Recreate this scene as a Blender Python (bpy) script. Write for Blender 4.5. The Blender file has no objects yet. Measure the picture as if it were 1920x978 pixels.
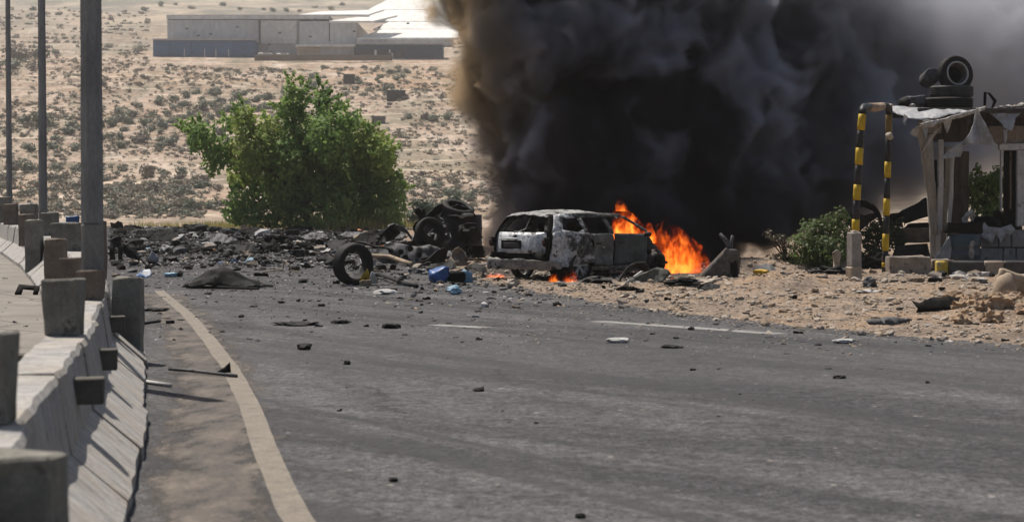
import bpy, bmesh, math, random
from mathutils import Vector, Matrix, noise, Euler
R = math.radians
RND = random.Random(7)
S = bpy.context.scene
COL = S.collection

# ------------------------------------------------------------------ camera
CAM_H, FPX, W0, H0, HORIZON = 1.9, 4000.0, 1920.0, 978.0, 357.0
PITCH = math.atan((H0 / 2 - HORIZON) / FPX)
cam_data = bpy.data.cameras.new('camera')
cam = bpy.data.objects.new('camera', cam_data)
COL.objects.link(cam)
cam_data.sensor_width = 36.0
cam_data.lens = FPX / W0 * 36.0
cam_data.clip_start = 0.2
cam_data.clip_end = 12000
cam.location = (0, 0, CAM_H)
cam.rotation_euler = (R(90) - PITCH, 0, 0)
cam_data.dof.use_dof = True
cam_data.dof.focus_distance = 46.0
cam_data.dof.aperture_fstop = 3.6
S.camera = cam

# ------------------------------------------------------------------ world, sun, exposure
SUN_DIR = Vector((-0.38, 0.48, 1.15)).normalized()
SUN_EL = math.asin(SUN_DIR.z)
SUN_ROT = math.atan2(SUN_DIR.x, SUN_DIR.y)
world = bpy.data.worlds.new('World')
S.world = world
world.use_nodes = True
wn = world.node_tree
sky = wn.nodes.new('ShaderNodeTexSky')
sky.sky_type = 'NISHITA'
sky.sun_disc = False
sky.sun_elevation = SUN_EL
sky.sun_rotation = SUN_ROT
sky.air_density = 1.2
sky.dust_density = 2.5
wn.nodes['Background'].inputs[1].default_value = 0.06
wn.links.new(sky.outputs[0], wn.nodes['Background'].inputs[0])
sl = bpy.data.lights.new('sun', 'SUN')
sl.energy = 5.0
sl.angle = R(0.55)
sl.color = (1.0, 0.93, 0.83)
sun = bpy.data.objects.new('sun', sl)
COL.objects.link(sun)
sun.rotation_euler = SUN_DIR.to_track_quat('Z', 'Y').to_euler()
S.view_settings.view_transform = 'Standard'
S.view_settings.look = 'None'
S.view_settings.exposure = 0.28
S.view_settings.gamma = 1.0
S.render.engine = 'CYCLES'
cy = S.cycles
cy.use_denoising = True
cy.use_adaptive_sampling = True
cy.adaptive_threshold = 0.02
cy.max_bounces = 6
cy.diffuse_bounces = 3
cy.glossy_bounces = 2
cy.transmission_bounces = 3
cy.transparent_max_bounces = 12
cy.volume_bounces = 1
cy.volume_step_rate = 1.0
cy.volume_max_steps = 256
cy.sample_clamp_indirect = 4.0
cy.caustics_reflective = False
cy.caustics_refractive = False

# ------------------------------------------------------------------ pixel helpers (photo pixels, 1920 x 978)
_cp, _sp = math.cos(PITCH), math.sin(PITCH)
def ray(px, py):
    u, v = (px - W0 / 2) / FPX, (H0 / 2 - py) / FPX
    return Vector((u, _cp + v * _sp, -_sp + v * _cp))
def G(px, py, z=0.0):
    """the point of height z that the photograph shows at this pixel"""
    r = ray(px, py)
    t = (z - CAM_H) / r.z
    return Vector((r.x * t, r.y * t, z))
def at(px, py, Y):
    """the point at depth Y that the photograph shows at this pixel"""
    r = ray(px, py)
    t = Y / r.y
    return Vector((r.x * t, Y, CAM_H + r.z * t))
def N3(x, y, z=0.0): return noise.noise(Vector((x, y, z)))
def fbm(x, y, z=0.0, o=4): return noise.fractal(Vector((x, y, z)), 0.9, 2.1, o)
def lerp(a, b, t): return a + (b - a) * t
def sstep(a, b, x):
    t = min(1, max(0, (x - a) / (b - a)))
    return t * t * (3 - 2 * t)
def interp(pts, x):
    if x <= pts[0][0]: return pts[0][1]
    for (x0, y0), (x1, y1) in zip(pts, pts[1:]):
        if x <= x1: return lerp(y0, y1, (x - x0) / (x1 - x0))
    return pts[-1][1]

# ------------------------------------------------------------------ materials
class NT:
    """small wrapper that writes node trees tersely"""
    def __init__(s, name):
        s.m = bpy.data.materials.new(name)
        s.m.use_nodes = True
        s.t = s.m.node_tree
        s.t.nodes.clear()
        s.out = s.t.nodes.new('ShaderNodeOutputMaterial')
    def n(s, typ, ins=None, **kw):
        nd = s.t.nodes.new('ShaderNode' + typ)
        for k, v in kw.items(): setattr(nd, k, v)
        for k, v in (ins or {}).items():
            sock = nd.inputs[k]
            if isinstance(v, bpy.types.NodeSocket): s.t.links.new(v, sock)
            elif isinstance(v, bpy.types.Node): s.t.links.new(v.outputs[0], sock)
            else: sock.default_value = v
        return nd
    def math(s, op, a, b=0.0, c=None, clamp=False):
        ins = {0: a, 1: b}
        if c is not None: ins[2] = c
        nd = s.n('Math', ins, operation=op)
        nd.use_clamp = clamp
        return nd.outputs[0]
    def coord(s, kind='Object', scale=None, loc=(0, 0, 0), rot=(0, 0, 0)):
        tc = s.n('TexCoord').outputs[kind]
        if scale is None: return tc
        if not hasattr(scale, '__len__'): scale = (scale,) * 3
        return s.n('Mapping', {'Vector': tc, 'Scale': scale, 'Location': loc, 'Rotation': rot}).outputs[0]
    def geo(s, scale=1.0):
        p = s.n('NewGeometry').outputs['Position']
        if not hasattr(scale, '__len__'): scale = (scale,) * 3
        return s.n('Mapping', {'Vector': p, 'Scale': scale}).outputs[0]
    def noise(s, vec, scale=1.0, detail=4.0, rough=0.55, dist=0.0):
        return s.n('TexNoise', {'Vector': vec, 'Scale': scale, 'Detail': detail, 'Roughness': rough, 'Distortion': dist}).outputs[0]
    def vor(s, vec, scale=1.0, feature='F1'):
        return s.n('TexVoronoi', {'Vector': vec, 'Scale': scale}, feature=feature)
    def ramp(s, fac, stops, interp='LINEAR'):
        nd = s.n('ValToRGB', {0: fac})
        cr = nd.color_ramp
        cr.interpolation = interp
        while len(cr.elements) < len(stops): cr.elements.new(0.5)
        for e, (p, c) in zip(cr.elements, stops):
            e.position = p
            if not hasattr(c, '__len__'): c = (c, c, c)
            e.color = (*c[:3], 1.0)
        return nd.outputs[0]
    def mix(s, fac, a, b, blend='MIX'):
        nd = s.n('Mix', data_type='RGBA', blend_type=blend)
        for k, v in ((0, fac), (6, a), (7, b)):
            if isinstance(v, bpy.types.NodeSocket): s.t.links.new(v, nd.inputs[k])
            elif k and len(v) == 3: nd.inputs[k].default_value = (*v, 1)
            else: nd.inputs[k].default_value = v
        return nd.outputs[2]
    def bump(s, h, strength=0.3, dist=0.02):
        return s.n('Bump', {'Height': h, 'Strength': strength, 'Distance': dist}).outputs[0]
    def principled(s, color, rough=0.8, normal=None, metal=0.0, spec=0.3, **kw):
        ins = {'Base Color': color if isinstance(color, bpy.types.NodeSocket) else (*color, 1), 'Roughness': rough, 'Metallic': metal, 'Specular IOR Level': spec}
        if normal is not None: ins['Normal'] = normal
        ins.update(kw)
        return s.n('BsdfPrincipled', ins)
    def done(s, sh):
        s.t.links.new(sh.outputs[0] if isinstance(sh, bpy.types.Node) else sh, s.out.inputs[0])
        return s.m

def dirty(name, c0, c1, scale=3.0, rough=0.85, bump=0.4, spot=None, metal=0.0, spec=0.3, fine=40.0, stretch=(1, 1, 1), bdist=0.01, lo=0.35, hi=0.65):
    """two-tone worn surface: broad patches, fine grain and optional dark or pale spots (colour, threshold, scale)"""
    t = NT(name)
    v = t.coord('Object', stretch)
    a = t.noise(v, scale, 6, 0.65)
    col = t.ramp(a, [(lo, c0), (hi, c1)])
    g = t.noise(v, fine, 3, 0.6)
    col = t.mix(0.55, col, t.ramp(g, [(0.25, (0.35,) * 3), (0.75, (1.0,) * 3)]), 'MULTIPLY')
    if spot:
        sc, th, ss = spot
        sv = t.noise(v, ss, 5, 0.7)
        col = t.mix(t.ramp(sv, [(th, 0.0), (th + 0.05, 1.0)]), col, sc)
    h = t.math('ADD', t.math('MULTIPLY', a, 0.6), t.math('MULTIPLY', g, 0.4))
    return t.done(t.principled(col, rough, t.bump(h, bump, bdist), metal, spec))
# ------------------------------------------------------------------ mesh builder
def _link(name, me, m, parent):
    o = bpy.data.objects.new(name, me)
    COL.objects.link(o)
    if m is not None:
        for mm in (m if isinstance(m, (list, tuple)) else [m]): me.materials.append(mm)
    if parent is not None: o.parent = parent
    return o
class MB:
    def __init__(s): s.v, s.f, s.mi = [], [], []
    def add(s, verts, faces, mi=0):
        b = len(s.v)
        s.v.extend(Vector(v) for v in verts)
        for f in faces:
            s.f.append(tuple(i + b for i in f)); s.mi.append(mi)
        return s
    def box(s, c, size, rot=(0, 0, 0), mi=0, jit=0.0, taper=1.0, rnd=None):
        rnd = rnd or RND
        M = Euler(rot).to_matrix()
        vs = []
        for z in (-1, 1):
            for x, y in ((-1, -1), (1, -1), (1, 1), (-1, 1)):
                k = taper if z > 0 else 1.0
                p = Vector((x * size[0] / 2 * k, y * size[1] / 2 * k, z * size[2] / 2))
                if jit: p += Vector([rnd.uniform(-jit, jit) for _ in range(3)])
                vs.append(M @ p + Vector(c))
        return s.add(vs, [(3, 2, 1, 0), (4, 5, 6, 7), (0, 1, 5, 4), (1, 2, 6, 5), (2, 3, 7, 6), (3, 0, 4, 7)], mi)
    def bbox(s, c, size, rot=(0, 0, 0), b=0.01, mi=0, sub=0, jit=0.0):
        """box with bevelled edges, optionally subdivided and roughened"""
        bm = bmesh.new()
        bmesh.ops.create_cube(bm, size=1.0)
        bmesh.ops.scale(bm, vec=size, verts=bm.verts)
        bmesh.ops.bevel(bm, geom=bm.edges[:], offset=b, segments=1, affect='EDGES')
        if sub:
            bmesh.ops.subdivide_edges(bm, edges=[e for e in bm.edges if e.calc_length() > 0.1], cuts=sub, use_grid_fill=True)
        M = Euler(rot).to_matrix()
        for v in bm.verts:
            if jit:
                q = v.co * 3 + Vector(c)
                v.co += jit * noise.noise_vector(q) + 0.5 * jit * noise.noise_vector(q * 4)
            v.co = M @ v.co + Vector(c)
        s.bm(bm, mi)
        return s
    def bm(s, bm, mi=0):
        bm.verts.index_update()
        s.add([v.co.copy() for v in bm.verts], [[v.index for v in f.verts] for f in bm.faces], mi)
        bm.free()
        return s
    def tube(s, pts, r, n=8, cap=True, mi=0):
        pts = [Vector(p) for p in pts]
        rs = r if hasattr(r, '__len__') else [r] * len(pts)
        b = len(s.v)
        up = None
        for i, p in enumerate(pts):
            d = (pts[min(i + 1, len(pts) - 1)] - pts[max(i - 1, 0)]).normalized()
            if up is None:
                up = Vector((0, 0, 1)) if abs(d.z) < 0.9 else Vector((1, 0, 0))
            a = d.cross(up).normalized(); c = a.cross(d).normalized(); up = c
            for k in range(n):
                t = 2 * math.pi * k / n
                s.v.append(p + (a * math.cos(t) + c * math.sin(t)) * rs[i])
        for i in range(len(pts) - 1):
            for k in range(n):
                k2 = (k + 1) % n
                s.f.append((b + i * n + k, b + i * n + k2, b + (i + 1) * n + k2, b + (i + 1) * n + k)); s.mi.append(mi)
        if cap:
            s.f.append(tuple(b + k for k in reversed(range(n)))); s.mi.append(mi)
            e = b + (len(pts) - 1) * n
            s.f.append(tuple(e + k for k in range(n))); s.mi.append(mi)
        return s
    def lathe(s, prof, n=24, M=None, mi=0, closed=False):
        """profile of (radius, height) turned about z, then moved by M"""
        M = M or Matrix.Identity(4)
        b = len(s.v); m = len(prof)
        for k in range(n):
            t = 2 * math.pi * k / n
            for r_, z in prof: s.v.append(M @ Vector((r_ * math.cos(t), r_ * math.sin(t), z)))
        for k in range(n):
            k2 = (k + 1) % n
            for j in range(m if closed else m - 1):
                j2 = (j + 1) % m
                s.f.append((b + k * m + j, b + k2 * m + j, b + k2 * m + j2, b + k * m + j2)); s.mi.append(mi)
        return s
    def grid(s, nx, ny, fn, mi=0):
        b = len(s.v)
        for j in range(ny + 1):
            for i in range(nx + 1): s.v.append(Vector(fn(i / nx, j / ny)))
        for j in range(ny):
            for i in range(nx):
                a = b + j * (nx + 1) + i
                s.f.append((a, a + 1, a + nx + 2, a + nx + 1)); s.mi.append(mi)
        return s
    def tri_lump(s, c, r, seed=0, sub=2, amp=0.35, sc=(1, 1, 1), freq=1.3, mi=0):
        bm = bmesh.new()
        bmesh.ops.create_icosphere(bm, subdivisions=sub, radius=1.0)
        for v in bm.verts:
            k = 1 + amp * fbm(v.co.x * freq + seed * 7.1, v.co.y * freq, v.co.z * freq + seed, 3)
            v.co = Vector((v.co.x * r * k * sc[0], v.co.y * r * k * sc[1], v.co.z * r * k * sc[2])) + Vector(c)
        return s.bm(bm, mi)
    def mesh(s, name, smooth=False):
        me = bpy.data.meshes.new(name)
        me.from_pydata([tuple(v) for v in s.v], [], s.f)
        if any(s.mi): me.polygons.foreach_set('material_index', s.mi)
        if smooth: me.polygons.foreach_set('use_smooth', [True] * len(me.polygons))
        me.update()
        return me
    def build(s, name, m, parent=None, smooth=False):
        return _link(name, s.mesh(name, smooth), m, parent)

def tag(o, label=None, cat=None, group=None, kind=None):
    if label: o['label'] = label
    if cat: o['category'] = cat
    if group: o['group'] = group
    if kind: o['kind'] = kind
    return o
def thing(name, label, cat, loc=(0, 0, 0), rz=0.0, group=None):
    o = bpy.data.objects.new(name, None)
    o.empty_display_size = 0.2
    COL.objects.link(o)
    o.location = loc; o.rotation_euler = (0, 0, rz)
    return tag(o, label, cat, group)
def copy_tree(o, parent=None):
    c = o.copy(); COL.objects.link(c)
    if parent is not None: c.parent = parent
    for ch in [x for x in KIDS.get(o.name, [])]: copy_tree(ch, c)
    return c
KIDS = {}
def index_kids():
    KIDS.clear()
    for ob in bpy.data.objects:
        if ob.parent: KIDS.setdefault(ob.parent.name, []).append(ob)

def panel_bm(poly, spacing=0.08, fn=None, thick=0.012):
    """flat outline -> finely cut sheet -> shaped by fn(a, b) -> given thickness"""
    bm = bmesh.new()
    f = bm.faces.new([bm.verts.new((p[0], p[1], 0)) for p in poly])
    bmesh.ops.triangulate(bm, faces=[f])
    xs = [p[0] for p in poly]; ys = [p[1] for p in poly]
    for ax, lo, hi in ((0, min(xs), max(xs)), (1, min(ys), max(ys))):
        k = max(1, int((hi - lo) / spacing))
        for i in range(1, k):
            co = [0, 0, 0]; co[ax] = lo + (hi - lo) * i / k
            no = [0, 0, 0]; no[ax] = 1
            bmesh.ops.bisect_plane(bm, geom=bm.verts[:] + bm.edges[:] + bm.faces[:], dist=1e-5, plane_co=co, plane_no=no)
    bmesh.ops.remove_doubles(bm, verts=bm.verts[:], dist=1e-4)
    if fn:
        for v in bm.verts: v.co = Vector(fn(v.co.x, v.co.y))
    bm.normal_update()
    if thick: bmesh.ops.solidify(bm, geom=bm.faces[:], thickness=thick)
    return bm
def panel(mb, poly, spacing=0.08, fn=None, thick=0.012, mi=0):
    return mb.bm(panel_bm(poly, spacing, fn, thick), mi)
def torn(poly, step=0.12, amp=0.04, seed=0):
    """an outline with a ragged, torn edge"""
    rnd = random.Random(seed)
    out = []
    n = len(poly)
    for i in range(n):
        a, b = Vector(poly[i]), Vector(poly[(i + 1) % n])
        k = max(1, int((b - a).length / step))
        nrm = Vector((-(b - a).y, (b - a).x)).normalized()
        for j in range(k):
            p = a.lerp(b, j / k)
            if j: p = p + nrm * rnd.uniform(-amp, amp)
            out.append((p.x, p.y))
    return out
# ------------------------------------------------------------------ terrain
PROFILE = [(-60, -0.06), (100, -0.06), (108, -0.05), (130, -0.6), (165, -3.2), (215, -2.6), (262, -0.9), (330, 3.6), (400, 11.0), (500, 22.0), (600, 36.0), (632, 41.2), (640, 41.6),
           (720, 42.5), (790, 46), (900, 70), (1000, 85), (1200, 108), (1600, 150), (2100, 230), (2300, 250)]
def terrain(x, y):
    yy = y - 0.10 * x * sstep(200, 500, y) * (1 - sstep(560, 640, y))
    z = interp(PROFILE, yy)
    if y > 150:
        k = sstep(150, 420, y)
        flat = 1 - 0.93 * sstep(600, 640, y) * (1 - sstep(740, 800, y))
        z += k * flat * (2.6 * fbm(x / 90, y / 110, 3.1, 4) + 0.5 * fbm(x / 14, y / 18, 8.0, 3))
        # field terraces across the slope
        st = 1.5 * k * flat * (1 - sstep(560, 630, y))
        ph = z / 2.2 + 0.25 * N3(x / 40, y / 60, 5.0)
        z += st * (sstep(0.55, 0.95, ph - math.floor(ph)) - (ph - math.floor(ph))) * 0.8
        far = sstep(900, 1800, y)
        z += far * 38 * fbm(x / 420, y / 500, 1.7, 4)
    elif y > 95:
        z += sstep(100, 120, y) * 0.12 * fbm(x / 3, y / 3, 0.3, 3)
    return z
rows = [-60, -20, 10, 40, 70, 90]
y_ = 96.0
while y_ < 2230:
    rows.append(y_)
    y_ += 1.6 if y_ < 135 else (5 if y_ < 250 else (2.2 if y_ < 640 else (6 if y_ < 900 else (18 if y_ < 1600 else 60))))
rows.append(2230)
NXG = 150
gm = MB()
for j, yy in enumerate(rows):
    half = 40 + 0.30 * max(0, yy)
    for i in range(NXG + 1):
        x = lerp(-half, half, i / NXG)
        gm.v.append(Vector((x, yy, terrain(x, yy))))
for j in range(len(rows) - 1):
    for i in range(NXG):
        a = j * (NXG + 1) + i
        gm.f.append((a, a + 1, a + NXG + 2, a + NXG + 1)); gm.mi.append(0)

t = NT('dry_hillside')
p = t.geo(1.0)
big = t.noise(p, 0.018, 5, 0.6)
mid = t.noise(t.geo((1, 0.35, 1)), 0.11, 6, 0.7, 0.4)
fine = t.noise(p, 1.1, 5, 0.7)
sp = t.noise(t.geo((1, 0.5, 1)), 0.40, 5, 0.8)
col = t.ramp(mid, [(0.34, (0.20, 0.143, 0.108)), (0.45, (0.33, 0.243, 0.185)), (0.56, (0.44, 0.340, 0.268)), (0.68, (0.58, 0.480, 0.40))])
col = t.mix(t.ramp(big, [(0.50, 0.0), (0.66, 0.6)]), col, (0.42, 0.26, 0.155))
col = t.mix(t.ramp(t.noise(t.geo((1, 0.3, 1)), 0.06, 5, 0.7), [(0.50, 0.0), (0.62, 0.7)]), col, (0.20, 0.185, 0.13))
col = t.mix(t.ramp(sp, [(0.51, 0.0), (0.60, 0.85)]), col, (0.16, 0.145, 0.11))
sp2 = t.noise(t.geo((1, 0.5, 1)), 0.95, 5, 0.8)
col = t.mix(t.ramp(sp2, [(0.54, 0.0), (0.63, 0.7)]), col, (0.20, 0.175, 0.13))
col = t.mix(t.ramp(t.noise(t.geo((0.5, 1.6, 1)), 0.2, 5, 0.75), [(0.56, 0.0), (0.64, 0.7)]), col, (0.62, 0.55, 0.47))
col = t.mix(0.5, col, t.ramp(fine, [(0.36, (0.5,) * 3), (0.62, (1.05,) * 3)]), 'MULTIPLY')
ys = t.n('SeparateXYZ', {0: t.n('NewGeometry').outputs['Position']}).outputs[1]
pz_ = t.n('SeparateXYZ', {0: t.n('NewGeometry').outputs['Position']}).outputs[2]
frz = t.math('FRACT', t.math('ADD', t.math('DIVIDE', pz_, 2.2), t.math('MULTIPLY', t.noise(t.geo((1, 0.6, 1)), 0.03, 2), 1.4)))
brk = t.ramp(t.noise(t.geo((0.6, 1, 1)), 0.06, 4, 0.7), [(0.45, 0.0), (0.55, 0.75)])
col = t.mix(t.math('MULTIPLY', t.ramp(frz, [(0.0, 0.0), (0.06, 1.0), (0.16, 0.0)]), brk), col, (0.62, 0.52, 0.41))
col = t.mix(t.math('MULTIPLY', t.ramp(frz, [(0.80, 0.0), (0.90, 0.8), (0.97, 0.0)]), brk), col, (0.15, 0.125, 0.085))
nearf = t.ramp(t.math('DIVIDE', ys, 400.0), [(0.30, 1.0), (0.38, 0.0)])
farc = t.ramp(t.noise(t.geo((1, 0.5, 1)), 0.02, 5, 0.7), [(0.42, (0.13, 0.135, 0.12)), (0.52, (0.24, 0.215, 0.18)), (0.62, (0.40, 0.34, 0.27))])
col = t.mix(t.ramp(t.math('DIVIDE', ys, 2000.0), [(0.40, 0.0), (0.50, 0.85)]), col, farc)
dirtc = t.ramp(t.noise(p, 0.9, 6, 0.7), [(0.3, (0.24, 0.19, 0.14)), (0.6, (0.42, 0.34, 0.26))])
col = t.mix(nearf, col, dirtc)
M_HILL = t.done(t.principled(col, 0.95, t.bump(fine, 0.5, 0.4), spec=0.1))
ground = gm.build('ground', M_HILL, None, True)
tag(ground, 'dry stony hillside of pale sand dotted with scrub', kind='structure')

# ------------------------------------------------------------------ road
EDGE = [G(2600, 740), G(2250, 690), G(1920, 650), G(1700, 634), G(1450, 610), G(1250, 588), G(1100, 566), G(1000, 548), G(900, 528)]
EDGE = [(p.x, p.y) for p in EDGE] + [(-2.0, 53), (-3.4, 62), (-4.0, 75), (-5.2, 90), (-8.5, 101), (-16, 110), (-26, 117), (-45, 124)]
EDGE = [(14.0, 6.0), (11.6, 12.0)] + [e for e in EDGE if e[0] < 11.5]
LEFT = [(-24, 6), (-26, 40), (-34, 80), (-48, 118)]
def edge_x(y):
    return interp(sorted([(b, a) for a, b in EDGE]), y)
rd = MB()
rows_r = [4 + 0.8 * i for i in range(0, 152)]
NR = 40
for yy in rows_r:
    xr = edge_x(yy) + 0.35
    xl = interp([(b, a) for a, b in LEFT], yy)
    for i in range(NR + 1):
        x = lerp(xl, xr, i / NR)
        rd.v.append(Vector((x, yy, 0.0)))
for j in range(len(rows_r) - 1):
    for i in range(NR):
        a = j * (NR + 1) + i
        rd.f.append((a, a + 1, a + NR + 2, a + NR + 1)); rd.mi.append(0)
t = NT('worn_asphalt')
gp = t.n('NewGeometry').outputs['Position']
def mp(scale, rz=0.0):
    q = t.n('Mapping', {'Vector': gp, 'Rotation': (0, 0, rz)}).outputs[0] if rz else gp
    return t.n('Mapping', {'Vector': q, 'Scale': scale}).outputs[0]
g1 = t.noise(mp((1, 1, 1)), 55, 3, 0.7)
g2 = t.noise(mp((1, 1, 1)), 6, 5, 0.7)
lane = t.noise(mp((0.9, 0.06, 1), R(-11)), 1.3, 5, 0.6, 0.3)
cross = t.noise(mp((0.9, 0.10, 1), R(-46)), 0.8, 6, 0.6, 0.5)
patch = t.noise(mp((0.5, 0.3, 1)), 0.5, 4, 0.6, 0.5)
col = t.ramp(lane, [(0.3, (0.085, 0.083, 0.087)), (0.7, (0.132, 0.128, 0.132))])
col = t.mix(t.ramp(cross, [(0.44, 0.8), (0.56, 0.0)]), col, (0.058, 0.057, 0.062))
col = t.mix(t.ramp(patch, [(0.48, 0.0), (0.7, 0.4)]), col, (0.12, 0.112, 0.105))
g0 = t.noise(mp((1, 0.8, 1)), 2.6, 6, 0.75, 0.2)
col = t.mix(0.9, col, t.ramp(g0, [(0.36, (0.74,) * 3), (0.5, (0.95,) * 3), (0.64, (1.14,) * 3)]), 'MULTIPLY')
col = t.mix(0.9, col, t.ramp(g2, [(0.38, (0.6,) * 3), (0.62, (1.15,) * 3)]), 'MULTIPLY')
col = t.mix(0.9, col, t.ramp(t.noise(mp((1, 1, 1)), 17, 3, 0.7), [(0.40, (0.5,) * 3), (0.58, (1.25,) * 3)]), 'MULTIPLY')
col = t.mix(0.9, col, t.ramp(g1, [(0.41, (0.5,) * 3), (0.59, (1.4,) * 3)]), 'MULTIPLY')
# pale chips and small dark tar spots
v1 = t.vor(mp((1, 1, 1)), 4.0)
col = t.mix(t.ramp(v1.outputs['Distance'], [(0.06, 0.75), (0.11, 0.0)]), col, t.ramp(v1.outputs['Color'], [(0.3, (0.05, 0.048, 0.047)), (0.6, (0.16, 0.14, 0.12)), (0.8, (0.42, 0.38, 0.33))]))
# cracks
# soot towards the blast, dust on the verge side
sx = t.n('SeparateXYZ', {0: gp})
soot = t.ramp(t.math('ADD', t.math('DIVIDE', sx.outputs[1], 120.0), t.math('MULTIPLY', g2, 0.12)), [(0.44, 0.0), (0.60, 0.75), (1.0, 0.85)])
col = t.mix(soot, col, (0.028, 0.027, 0.027))
# two dark tyre tracks and old patches
tr1 = t.noise(mp((1.6, 0.02, 1), R(-30)), 1.0, 3, 0.5, 0.2)
col = t.mix(t.ramp(tr1, [(0.54, 0.0), (0.60, 0.6)]), col, (0.04, 0.039, 0.042))
pv_ = t.vor(mp((0.16, 0.30, 1), R(-11)), 0.8)
col = t.mix(t.ramp(pv_.outputs['Color'], [(0.62, 0.0), (0.64, 0.35)], 'CONSTANT'), col, (0.052, 0.051, 0.055))
ck = t.vor(mp((0.5, 0.5, 1)), 0.9, 'DISTANCE_TO_EDGE')
ckd = t.math('ADD', ck.outputs['Distance'], t.math('MULTIPLY_ADD', t.noise(mp((1, 1, 1)), 3.0, 5, 0.8), 0.16, -0.08))
ckm = t.math('MULTIPLY', t.ramp(t.math('ABSOLUTE', ckd), [(0.004, 1.0), (0.012, 0.0)]), t.ramp(t.noise(mp((1, 1, 1)), 0.35, 3), [(0.5, 0.0), (0.6, 0.75)]))
col = t.mix(ckm, col, (0.03, 0.03, 0.03))
h = t.math('ADD', t.math('MULTIPLY', g1, 0.7), t.math('MULTIPLY', g2, 0.3))
M_ROAD = t.done(t.principled(col, 0.9, t.bump(h, 0.5, 0.012), spec=0.16))
tag(rd.build('road', M_ROAD), 'worn grey asphalt road strewn with scraps', kind='structure')

# median gutter strip and rusty dust beside the barrier
BAR = [(4, -1.55), (7, -1.98), (9.9, -2.42), (12.2, -2.76), (15.7, -3.30), (21, -4.16), (23.5, -4.64), (26.6, -5.24), (32, -6.4), (40, -8.3), (52, -11.4), (64, -14.8), (76, -18.4), (95, -24.5), (125, -35)]
def bar_x(y): return interp(BAR, y)
def strip(mb, pts, w, z, n=6, mi=0, rag=0.0):
    """flat ribbon along ground points"""
    out = []
    for (x0, y0), (x1, y1) in zip(pts, pts[1:]):
        for i in range(n): out.append((lerp(x0, x1, i / n), lerp(y0, y1, i / n)))
    out.append(pts[-1])
    b = len(mb.v)
    for i, (x, y) in enumerate(out):
        x1, y1 = out[min(i + 1, len(out) - 1)]; x0, y0 = out[max(i - 1, 0)]
        d = Vector((x1 - x0, y1 - y0)).normalized()
        ww = w(i / (len(out) - 1)) if callable(w) else w
        for sgn in (-1, 1):
            r_ = rag * N3(x * 3.1 + sgn * 9, y * 2.3, 0.4)
            mb.v.append(Vector((x + d.y * sgn * (ww / 2 + r_), y - d.x * sgn * (ww / 2 + r_), z)))
    for i in range(len(out) - 1):
        mb.f.append((b + 2 * i, b + 2 * i + 1, b + 2 * i + 3, b + 2 * i + 2)); mb.mi.append(mi)
    return mb
t = NT('worn_line_paint')
g = t.noise(t.geo(1), 5, 6, 0.75)
g3 = t.noise(t.geo(1), 40, 3, 0.7)
col = t.ramp(g, [(0.28, (0.11, 0.098, 0.086)), (0.46, (0.19, 0.165, 0.135)), (0.66, (0.25, 0.218, 0.178))])
col = t.mix(0.7, col, t.ramp(g3, [(0.3, (0.6,) * 3), (0.7, (1.05,) * 3)]), 'MULTIPLY')
M_PAINT = t.done(t.principled(col, 0.8, t.bump(g3, 0.4, 0.01)))
LINE_PX = [(585, 1010), (548, 958), (500, 850), (468, 760), (432, 690), (395, 640), (352, 590), (318, 562), (298, 545)]
pts = [(G(a, b).x, G(a, b).y) for a, b in LINE_PX]
tag(strip(MB(), pts, 0.185, 0.004, 8, rag=0.012).build('edge_line', M_PAINT), 'long faded cream edge line curving along the road beside the barrier', kind='structure')
M_PAINT2 = dirty('faded_white_paint', (0.17, 0.165, 0.16), (0.36, 0.35, 0.34), 4, 0.8, 0.3, fine=60)
for a, b in (((1118, 602), (1462, 626)), ((812, 609), (912, 614))):
    p0, p1 = G(*a), G(*b)
    tag(strip(MB(), [(p0.x, p0.y), (p1.x, p1.y)], 0.30, 0.004, 20, rag=0.05).build('lane_dash', M_PAINT2), 'thin worn white dash painted across the asphalt', kind='structure')
M_TAR = dirty('tar_seam', (0.03, 0.03, 0.03), (0.05, 0.05, 0.05), 3, 0.8)
p0, p1 = G(370, 605), G(960, 610)
seam = [(lerp(p0.x, p1.x, i / 12), lerp(p0.y, p1.y, i / 12) + 0.12 * N3(i * 1.7, 2)) for i in range(13)]
tag(strip(MB(), seam, lambda u: 0.05 + 0.05 * abs(N3(u * 14, 3)), 0.003, 4, rag=0.02).build('tar_seam', M_TAR), 'dark crack crossing the asphalt', kind='structure')
t = NT('gutter_dust')
g = t.noise(t.geo((1, 0.35, 1)), 3.0, 6, 0.75)
col = t.ramp(g, [(0.3, (0.06, 0.057, 0.056)), (0.45, (0.095, 0.085, 0.078)), (0.56, (0.14, 0.12, 0.105)), (0.7, (0.22, 0.185, 0.155))])
gg = t.noise(t.geo(1), 30, 4, 0.7)
col = t.mix(0.8, col, t.ramp(gg, [(0.3, (0.5,) * 3), (0.72, (1.2,) * 3)]), 'MULTIPLY')
ed = t.n('Attribute', attribute_name='edge').outputs['Fac']
mk = t.n('MapRange', {0: t.math('ADD', t.math('MULTIPLY', ed, 0.75), t.math('MULTIPLY_ADD', g, 1.6, -0.8)), 1: 0.25, 2: 0.6, 3: 0.0, 4: 0.92}).outputs[0]
M_GUT = t.done(t.n('MixShader', {0: mk, 1: t.n('BsdfTransparent'), 2: t.principled(col, 0.9, t.bump(gg, 0.5, 0.015))}))
pts = [(bar_x(y) + 0.98 + 0.02 * (y - 7), y) for y in (5, 8, 11, 14, 17, 20, 24, 28, 33, 40)]
gs = MB(); gw = []
out = []
for (x0, y0), (x1, y1) in zip(pts, pts[1:]):
    for i in range(10): out.append((lerp(x0, x1, i / 10), lerp(y0, y1, i / 10)))
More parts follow.
